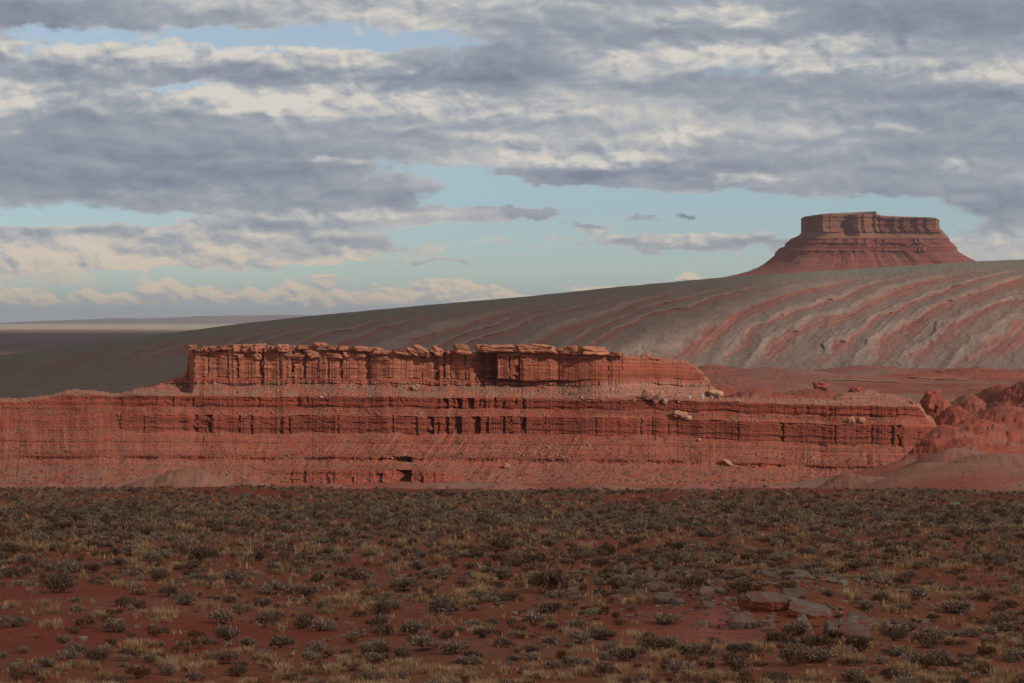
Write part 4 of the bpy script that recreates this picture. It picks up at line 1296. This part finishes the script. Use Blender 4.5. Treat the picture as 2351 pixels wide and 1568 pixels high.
def scatter():
    n = 44000
    Y = np.sqrt(rng.uniform(56 ** 2, 346 ** 2, n))
    X = rng.uniform(-.31, .31, n) * Y
    x = X / Y * F + CX
    bare = field_bare(X, Y)
    keep = rng.random(n) < (1 - bare) ** 0.8 * 0.76 + 0.03
    a = fbm(X / 16, Y / 20, 151, 3)
    b = fbm(X / 25, Y / 14, 153, 3)
    for i in np.nonzero(keep)[0]:
        y_, x_ = Y[i], X[i]
        if y_ < 122:
            d = np.hypot(seen_xy[:, 0] - x_, (seen_xy[:, 1] - y_) * 0.6)
            if (d < seen_xy[:, 2] * 0.55 + 0.15).any():
                continue
        r = random.random()
        gz = math.exp(-((y_ - 205) / 30) ** 2)
        gb = 0.22 * math.exp(-((y_ - 62) / 7) ** 2) + 0.10
        if r < 0.30 - 0.25 * a[i] - 0.12 * gz - gb * .6:
            k, w = S, random.gauss(.85, .22)
        elif r < 0.50 + 0.1 * b[i] - gb:
            k, w = B, random.gauss(.9, .28)
        elif r < 0.58 + 0.3 * gz + 0.10 * float(sst(y_, 150, 200)) - gb:
            k, w = P_, random.gauss(.9, .22)
        elif r < 0.70 + .18 * gz + 0.06 * float(sst(y_, 150, 200)) - gb:
            k, w = T, random.gauss(.6, .15)
        else:
            k, w = GR, random.gauss(.75, .2)
        # clear ground about the rock slabs
        px_ = x[i]
        if 1480 < px_ < 2010 and 80 < y_ < 101 and random.random() < .75:
            continue
        plants.append((k, x_, y_, max(.3, w) * (0.68 if y_ < 110 else .88), random.uniform(.75, 1.2), False))

    # low dry tufts that cover the near ground
    for _ in range(3600):
        y_ = math.sqrt(random.uniform(56 ** 2, 118 ** 2))
        x_ = random.uniform(-.3, .3) * y_
        px_ = x_ / y_ * F + CX
        bare_ = float(field_bare(np.array([x_]), np.array([y_]))[0])
        open_left = px_ < 1100 and 74 < y_ < 112
        pk = px_ > 1400 and px_ < 1800 and 79 < y_ < 92
        if random.random() < (.86 if open_left or pk else .25 + .45 * bare_):
            continue
        if fbm(np.array([x_ / 5.0]), np.array([y_ / 7.0]), 171, 3)[0] < -.12:
            continue
        k = random.choice([GR, GR, GR, T, S, B])
        plants.append((k, x_, y_, random.uniform(.22, .5), random.uniform(.7, 1.2), False))


scatter()


def zone(X, Y):
    x = X / Y * F + CX
    if Y < 78:
        return 'near', 'beside the bottom edge of the flat'
    if Y < 105:
        return ('open', 'on the open red soil in front of the thick scrub') if x < 1250 else ('slabs', 'around the grey rock slabs')
    if Y < 160:
        return 'thick', 'in the thick scrub in front of the mesa'
    return 'far', 'on the far half of the scrub flat'


def build_plants():
    by = {k: [] for k in KINDS}
    for p in plants:
        by[p[0]].append(p)
    for k, lst in by.items():
        lst.sort(key=lambda p: (not p[5], abs(p[1] / p[2]) > .226, -p[3] / p[2]))
        K = KINDS[k]
        big, rest = lst[:300], lst[300:]
        for i, (_, X, Y, w, hf, ph) in enumerate(big):
            z = float(ground_z(np.array([X / Y * F + CX]), np.array([Y]))[0])
            o = bpy.data.objects.new(k, K['me'][i % len(K['me'])])
            COL.objects.link(o)
            o.location = (X, Y, z - 0.02)
            o.scale = (w * random.uniform(1.15, 1.4), w * random.uniform(1.0, 1.3), w * hf * 0.92)
            o.rotation_euler = (0, 0, random.uniform(0, 6.28))
            zn, zt = zone(X, Y)
            sh = {'grass tuft': 'tuft of bunchgrass'}.get(K['cat'], k)
            tag(o, '%s %s %s' % (K['words'], sh, zt), K['cat'], '%s %s plants %s' % (K['words'], k, zt))
        if rest:
            X = np.array([p[1] for p in rest])
            Y = np.array([p[2] for p in rest])
            z = ground_z(X / Y * F + CX, Y)
            pos = np.stack([X, Y, z - .02], -1)
            scl = [np.array([p[3] * 1.1, p[3] * 1.0, p[3] * p[4]]) for p in rest]
            v, q, c = merge(K['lo'], pos, scl, [random.uniform(0, 6.28) for _ in rest], [np.full(3, random.uniform(.75, 1.25)) for _ in rest])
            o = obj(k + '_scrub', mesh_from(k + '_scrub', v, q, c, False), M_PLANT)
            tag(o, 'mass of %s %s covering the scrub flat' % (K['words'], k), 'scrub', kind='stuff')
        print(k, len(lst))
    for k in KINDS:
        for me in KINDS[k]['me']:
            me.materials.append(M_PLANT)


build_plants()


def slope_scrub():
    pos, scl, tint = [], [], []
    for _ in range(6500):
        if random.random() < .62:
            x_, y_ = random.uniform(0, 2150), random.triangular(1000, 1122, 1110) if random.random() < .75 else random.uniform(882, 960)
            if y_ < float(mesa_top(x_)) + 2:
                continue
            p = plate(x_, y_, mesa_at(x_, y_) - 0.2)
        else:
            x_, Y_ = random.uniform(1500, 2380), random.uniform(700, 1900)
            if x_ < 2200 and Y_ < 1100:
                continue
            zz = ground_full(np.array([x_]), np.array([Y_]))[0][0]
            p = np.array([(x_ - CX) / F * Y_, Y_, zz])
        pos.append(p)
        w_ = min(2.2, .5 + abs(random.gauss(0, .5)))
        scl.append(np.array([w_, w_, w_ * .8]))
        tint.append(np.array(random.choice([(.62, .62, .55), (.8, .78, .7), (.5, .52, .42)])) * random.uniform(.8, 1.1))
    v, q, c = merge(KINDS['sagebrush']['lo'], pos, scl, [random.uniform(0, 6.28) for _ in pos], tint)
    tag(obj('slope_scrub', mesh_from('slope_scrub', v, q, c, False), M_PLANT), 'sparse grey scrub dotted over the mesa slopes and the valley floor', 'scrub', kind='stuff')


slope_scrub()


# ------------------------------------------------------------------ rock slabs of the outcrop
def slab_mesh(name, outline, th, seed, top, side, n_in=5):
    """flat broken slab: jagged outline, rough top, bedded red sides"""
    r = np.random.default_rng(seed)
    o = np.array(outline, float)
    k = len(o)
    sub = 5
    ring = np.concatenate([o[i] + (o[(i + 1) % k] - o[i]) * np.linspace(0, 1, sub, endpoint=False)[:, None] for i in range(k)])
    ring += r.normal(0, .03, ring.shape)
    n = len(ring)
    cen = ring.mean(0)
    rows, cols = [], []
    for s in np.linspace(0.0, 1, n_in):
        p = cen + (ring - cen) * s
        h = th / 2 + .05 * th * fbm(p[:, 0] * 2 + seed, p[:, 1] * 2, seed, 3) * 3 - 0.12 * th * (s > .99)
        rows.append(np.c_[p, h])
        dirt = sst(fbm(p[:, 0] * 1.6 + seed, p[:, 1] * 1.6, seed + 2, 3), -0.1, 0.35) * 0.75
        cols.append(mixc(np.broadcast_to(top, (n, 3)), C3(.27, .10, .065), dirt) * r.uniform(.88, 1.1, (n, 1)))
    for f in np.linspace(.30, -.5, 6):
        inset = 1 + .05 * (r.random() - .5) - .03 * (f < -.3)
        p = cen + (ring - cen) * inset
        p = p + (cen - p) * (0.10 * fbm(ring[:, 0] * 2.3 + seed, f * 3 + ring[:, 1] * 2.3, seed + 4, 3))[:, None]
        rows.append(np.c_[p, np.full(n, f * th) + r.normal(0, .02 * th, n)])
        cols.append(np.broadcast_to(side, (n, 3)) * r.uniform(.75, 1.15))
    p = cen + (ring - cen) * .02
    rows.append(np.c_[p, np.full(n, -.5 * th)])
    cols.append(np.broadcast_to(side, (n, 3)))
    v, c = np.array(rows), np.array(cols)
    m = len(rows)
    i = np.arange(m * n).reshape(m, n)
    j = np.roll(i, -1, 1)
    q = np.stack([i[:-1], i[1:], j[1:], j[:-1]], -1).reshape(-1, 4)
    return mesh_from(name, v.reshape(-1, 3), q, c.reshape(-1, 3), False)


M_SLAB = rock_mat('outcrop_stone', 0.22, 0.32, 0.8, 0.06)
z8 = lambda a, b: (1492.5 + a * .2441, 1291.6 + b * .2441)
GREY, REDS, TAN = C3(.235, .18, .15), C3(.31, .105, .055), C3(.26, .14, .095)
# centre (zoom units), width, depth (m), thickness (m), tilt x, tilt y, turn, side colour, label
SLABS = [
    (1110, 440, 330, 1.7, .50, .10, -.02, .05, REDS, 'largest grey-topped slab with an undercut orange front on the bank'),
    (915, 420, 105, 1.2, .42, .05, -.05, .1, REDS, 'pale-capped block joined to the left end of the largest slab'),
    (1520, 510, 360, 1.5, .34, .22, .22, -.1, REDS, 'grey slab tilting down to the right beside the largest slab'),
    (1310, 425, 110, 0.9, .40, .0, .0, .2, REDS, 'orange broken ledge between the largest slab and the tilted slab'),
    (870, 625, 215, 0.8, .62, .35, .0, .05, GREY, 'squarish grey boulder alone on the pink soil below the slabs'),
    (140, 385, 160, 0.8, .40, .25, .0, .0, GREY, 'angular grey block left of the outcrop above the pink bank'),
    (270, 415, 100, 0.6, .36, .2, .1, .4, GREY, 'small grey block touching the angular grey block'),
    (560, 300, 170, 1.0, .20, .3, .15, .2, GREY, 'flat light grey slab between two dark bushes'),
    (570, 425, 170, 0.7, .16, .25, .3, .1, TAN, 'thin brown slab jutting from the soil left of the largest slab'),
    (685, 300, 80, 0.6, .18, .2, .0, .3, GREY, 'small dark-edged slab right of the flat light grey slab'),
    (90, 170, 200, 1.6, .25, .12, .0, .0, GREY, 'low smooth grey slab behind the straw tuft'),
    (90, 260, 190, 1.4, .25, .15, .05, .1, GREY, 'cracked grey slab in front of the low smooth slab'),
    (1710, 715, 95, 0.5, .9, .8, .1, .0, GREY, 'upright narrow pale slab left of the cracked slab'),
    (1850, 640, 160, 0.5, .55, .8, .0, -.1, GREY, 'upper half of the cracked grey slab leaning on the bank'),
    (1920, 725, 260, 0.6, .45, .75, .1, -.05, TAN, 'lower half of the cracked slab leaning on the bank'),
    (1985, 545, 230, 1.3, .14, .15, .25, -.1, TAN, 'thin brown slab overhanging a black gap at the right of the outcrop'),
    (2220, 605, 140, 0.8, .20, .2, .1, .1, TAN, 'small reddish slab right of the overhanging thin slab'),
    (2320, 600, 70, 0.5, .30, .5, .3, .3, GREY, 'small pale tilted stone at the right end of the outcrop'),
    (1360, 140, 250, 1.4, .18, .1, .0, .0, GREY, 'long low grey ledge behind the outcrop among the bushes'),
    (1130, 135, 120, 1.0, .16, .1, .0, .2, GREY, 'low grey ledge behind the outcrop, left of the long one'),
    (1680, 180, 150, 1.2, .14, .1, .1, .1, GREY, 'scattered flat grey stone behind the outcrop at its right'),
    (1400, 310, 260, 1.6, .16, .12, .05, -.1, GREY, 'broad cracked grey sheet of rock above the tilted slab'),
]
slab_rng = np.random.default_rng(5)
for k, (a, b, w, dep, th, tx, ty, tz, side, lab) in enumerate(SLABS):
    px_, py_ = z8(a, b)
    Y = field_hit(px_, py_)
    W = w * .2441 / F * Y
    nn = 7
    ang = np.sort(slab_rng.uniform(0, .6, nn) + np.arange(nn) * 6.283 / nn)
    ol = np.stack([np.sign(np.cos(ang)) * np.abs(np.cos(ang)) ** .6 * W / 2, np.sign(np.sin(ang)) * np.abs(np.sin(ang)) ** .6 * dep / 2], -1) * slab_rng.uniform(.85, 1.1, (nn, 1))
    z = float(ground_z(np.array([px_]), np.array([Y]))[0])
    ol = ol * np.array([1.18, 1.1])
    th = th if side is REDS else th * .8
    o = obj('rock_slab', slab_mesh('rock_slab', ol, th, 500 + k, GREY * slab_rng.uniform(.85, 1.2), side), M_SLAB, None, (( px_ - CX) / F * Y, Y + dep * .25, z + th * (.34 if side is REDS or 'squarish' in lab or 'angular' in lab else .12) + .02 + (.22 * dep if tx > .6 else 0)))
    o.rotation_euler = (tx, ty, tz)
    tag(o, lab, 'rock slab', 'slabs of the grey rock outcrop')
# pale peaked rock behind the grey bush
px_, py_ = z8(1440, 650)
Y = field_hit(px_, py_)
W = 190 * .2441 / F * Y
z = float(ground_z(np.array([px_]), np.array([Y]))[0])
hp = 118 * .2441 / F * Y
pk = boulder_mesh('peaked_rock', W, W * .6, hp * 2, 77, C3(.33, .235, .19), 0.6, 14, .3)
co = np.zeros(len(pk.vertices) * 3, np.float32)
pk.vertices.foreach_get('co', co)
co = co.reshape(-1, 3)
tp = np.clip(co[:, 2] / hp, -1, 1)
co[:, :2] *= np.clip(1 - 0.62 * np.clip(tp, 0, 1), .1, 1)[:, None]
pk.vertices.foreach_set('co', co.ravel())
pk.update()
o = obj('peaked_rock', pk, M_SLAB, None, ((px_ - CX) / F * Y, Y + .3, z + hp * .1))
tag(o, 'pale peaked boulder showing behind the grey bush below the slabs', 'rock')
FLAT = [(746.2 + 2100 * .3418, 1090.6 + 665 * .3418, 80, 1.8, .3, 'broad flat grey boulder among the bushes left of the outcrop'), (746.2 + 2240 * .3418, 1090.6 + 712 * .3418, 60, 1.4, .22, 'flat grey slab just below the broad flat boulder'),
        (746.2 + 980 * .3418, 1090.6 + 612 * .3418, 34, .9, .16, 'thin grey slab in front of the dark bushes mid flat'), (746.2 + 1700 * .3418, 1090.6 + 655 * .3418, 40, 1.2, .14, 'low grey ledge right of a dark brown bush mid flat'), (746.2 + 1950 * .3418, 1090.6 + 850 * .3418, 28, .7, .3, 'small square grey block on the bare pink soil'),
        (746.2 + 1670 * .3418, 1090.6 + 780 * .3418, 40, .9, .12, 'bluish flat stone beside the widest dark bush'), (1492.5 + 790 * .3653, 1090.6 + 330 * .3653, 20, 1.3, .35, 'whitish stone lying in the far pale green scrub'), (1492.5 + 225 * .3653, 1090.6 + 232 * .3653, 14, 1.2, .4, 'tan boulder in the stony far scrub'),
        (1020 * .3418, 1090.6 + 1040 * .3418, 20, .4, .25, 'lone pale tan stone in the near scrub at the lower left'), (1880 * .3418, 1090.6 + 885 * .3418, 24, .4, .2, 'pale flat stone beside a brown bush on open red soil')]
for k, (px_, py_, w, dep, th, lab) in enumerate(FLAT):
    Y = field_hit(px_, py_)
    W = w / F * Y
    ang = np.arange(7) * 6.283 / 7 + slab_rng.uniform(0, .5, 7)
    ol = np.stack([np.cos(ang) * W / 2, np.sin(ang) * dep / 2], -1) * slab_rng.uniform(.85, 1.1, (7, 1))
    z = float(ground_z(np.array([px_]), np.array([Y]))[0])
    o = obj('rock_slab', slab_mesh('rock_slab', ol, th, 700 + k, (TAN if 'tan' in lab or 'pale' in lab else GREY) * 1.15, TAN), M_SLAB, None, ((px_ - CX) / F * Y, Y, z + th * .3))
    o.rotation_euler = (.1, random.uniform(-.1, .1), random.uniform(-.2, .2))
    tag(o, lab, 'rock slab', 'stones lying in the scrub')


def pebbles():
    pos, scl, tint = [], [], []
    for _ in range(1500):
        if random.random() < .6:
            x_, Y = random.gauss(1780, 190), random.gauss(90, 7)
        else:
            Y = random.uniform(62, 130)
            x_ = random.uniform(-40, 2390)
        if Y < 58:
            continue
        z = float(ground_z(np.array([x_]), np.array([Y]))[0])
        pos.append(((x_ - CX) / F * Y, Y, z + .01))
        s = .04 + abs(random.gauss(0, .09))
        scl.append(np.array([s * 1.6, s * 1.2, s * .7]))
        tint.append(np.array(random.choice([(.27, .22, .19), (.30, .17, .12), (.24, .12, .08), (.34, .27, .22)])) * random.uniform(.8, 1.2))
    v, q, c = merge(STONES, np.array(pos), scl, [random.uniform(0, 6.28) for _ in pos], tint)
    tag(obj('gravel', mesh_from('gravel', v, q, c, False), M_SLAB), 'loose grey and red stones strewn on the soil about the outcrop', 'gravel', kind='stuff')


pebbles()


# ------------------------------------------------------------------ dirt tracks on the valley floor
def valley_hit(x, y):
    Ys = np.linspace(1250, 2700, 900)
    zg = ground_full(np.full_like(Ys, x), Ys)[0]
    i = np.nonzero(zg >= (HZ - y) / F * Ys)[0]
    i = i[i > 3]
    return (float(Ys[i[0]]), float(zg[i[0]])) if len(i) else (2000.0, -57.0)


def track(pts, wid):
    xs = np.linspace(pts[0][0], pts[-1][0], 70)
    ys = np.interp(xs, [p[0] for p in pts], [p[1] for p in pts])
    Yd = np.array([valley_hit(a, b)[0] for a, b in zip(xs, ys)])
    Yd = np.convolve(np.pad(Yd, 9, 'edge'), np.ones(19) / 19, 'valid')
    rows = []
    for k in np.linspace(-wid, wid, 4):
        Yk = Yd + k
        xk = xs + 0 * k
        z = ground_full(xk, Yk)[0] + 0.6
        rows.append(np.stack([(xk - CX) / F * Yk, Yk, z], -1))
    v = np.array(rows)
    c = np.broadcast_to(C3(.31, .19, .135), v.shape)
    tag(obj('dirt_track', mesh_from('dirt_track', v.reshape(-1, 3), grid_quads(4, 70)[:, ::-1], c.reshape(-1, 3), True), M_SOIL),
        'pale dirt track crossing the red valley floor behind the mesa', 'track', kind='structure')


track([(1890, 871), (2050, 877), (2180, 884), (2270, 888)], 4.5)
track([(2060, 866), (2180, 871), (2260, 876), (2330, 880)], 4.0)


# ------------------------------------------------------------------ man-made traces
def plain_mat(name, col, rough=.8):
    m = bpy.data.materials.new(name)
    m.use_nodes = True
    t = m.node_tree
    q = G(t)
    b = t.nodes['Principled BSDF']
    n = q.noise(q.new('ShaderNodeNewGeometry').outputs['Position'], scale=3.0, detail=5.0)
    f = q.m('MULTIPLY_ADD', n, .5, .75)
    q.put(b.inputs['Base Color'], q.mix(1.0, (*col, 1.0), q.xyz(f, f, f), 'MULTIPLY'))
    b.inputs['Roughness'].default_value = rough
    return m


M_WOOD = plain_mat('weathered_wood', (.22, .16, .13))
M_BLUE = plain_mat('faded_blue_paint', (.36, .46, .48), .7)


def tube_mesh(name, pts, radii, n=8):
    vs, qs = [], []
    for (p, r) in zip(pts, radii):
        for k in range(n):
            a = k * 6.283 / n
            vs.append((p[0] + math.cos(a) * r, p[1] + math.sin(a) * r, p[2]))
    for i in range(len(pts) - 1):
        for k in range(n):
            qs.append((i * n + k, i * n + (k + 1) % n, (i + 1) * n + (k + 1) % n, (i + 1) * n + k))
    return mesh_from(name, np.array(vs), np.array(qs), None, True)


def box_verts(x0, x1, y0, y1, z0, z1):
    v = [(x, y, z) for x in (x0, x1) for y in (y0, y1) for z in (z0, z1)]
    q = [(0, 1, 3, 2), (4, 6, 7, 5), (0, 4, 5, 1), (2, 3, 7, 6), (0, 2, 6, 4), (1, 5, 7, 3)]
    return np.array(v, float), np.array(q)


for k, (px_, ya, yb, lab) in enumerate(((1765, 1081, 1124, 'thin wooden utility pole before the mesa base, left one of two'), (1779.5, 1076, 1118, 'thin wooden utility pole before the mesa base, right one of two'))):
    Y = (905, 920)[k]
    z0, z1 = (HZ - yb) / F * Y, (HZ - ya) / F * Y
    root = empty('utility_pole', ((px_ - CX) / F * Y, Y, z0 - 2))
    tag(root, lab, 'pole', 'utility poles before the mesa')
    obj('pole_shaft', tube_mesh('pole_shaft', [(0, 0, 0), (0, 0, z1 - z0 + 2)], (.17, .12)), M_WOOD, root)
    v, q = box_verts(-.8, .8, -.2, -.13, z1 - z0 + 1.3, z1 - z0 + 1.42)
    obj('crossarm', mesh_from('crossarm', v, q), M_WOOD, root)

# faded blue trough on legs in the far scrub
px_, py_ = 2193, 1163
Y = field_hit(px_, py_)
z = float(ground_z(np.array([px_]), np.array([Y]))[0])
root = empty('trough', ((px_ - CX) / F * Y, Y, z - .1))
root.scale = (.85, .85, .85)
tag(root, 'faded pale blue trough on short legs in the far scrub', 'trough')
v1, q1 = box_verts(-.55, .55, -.25, -.20, .35, .62)
v2, q2 = box_verts(-.55, .55, .20, .25, .35, .62)
v3, q3 = box_verts(-.60, -.55, -.25, .25, .35, .62)
v4, q4 = box_verts(.55, .60, -.25, .25, .35, .62)
v5, q5 = box_verts(-.55, .55, -.20, .20, .35, .40)
vv = np.concatenate([v1, v2, v3, v4, v5])
obj('basin', mesh_from('basin', vv, np.concatenate([q1 + 8 * i for i in range(5)])), M_BLUE, root)
for sx in (-.5, .5):
    for sy in (-.18, .18):
        v, q = box_verts(sx - .04, sx + .04, sy - .04, sy + .04, -.1, .345)
        obj('leg', mesh_from('leg', v, q), M_BLUE, root)
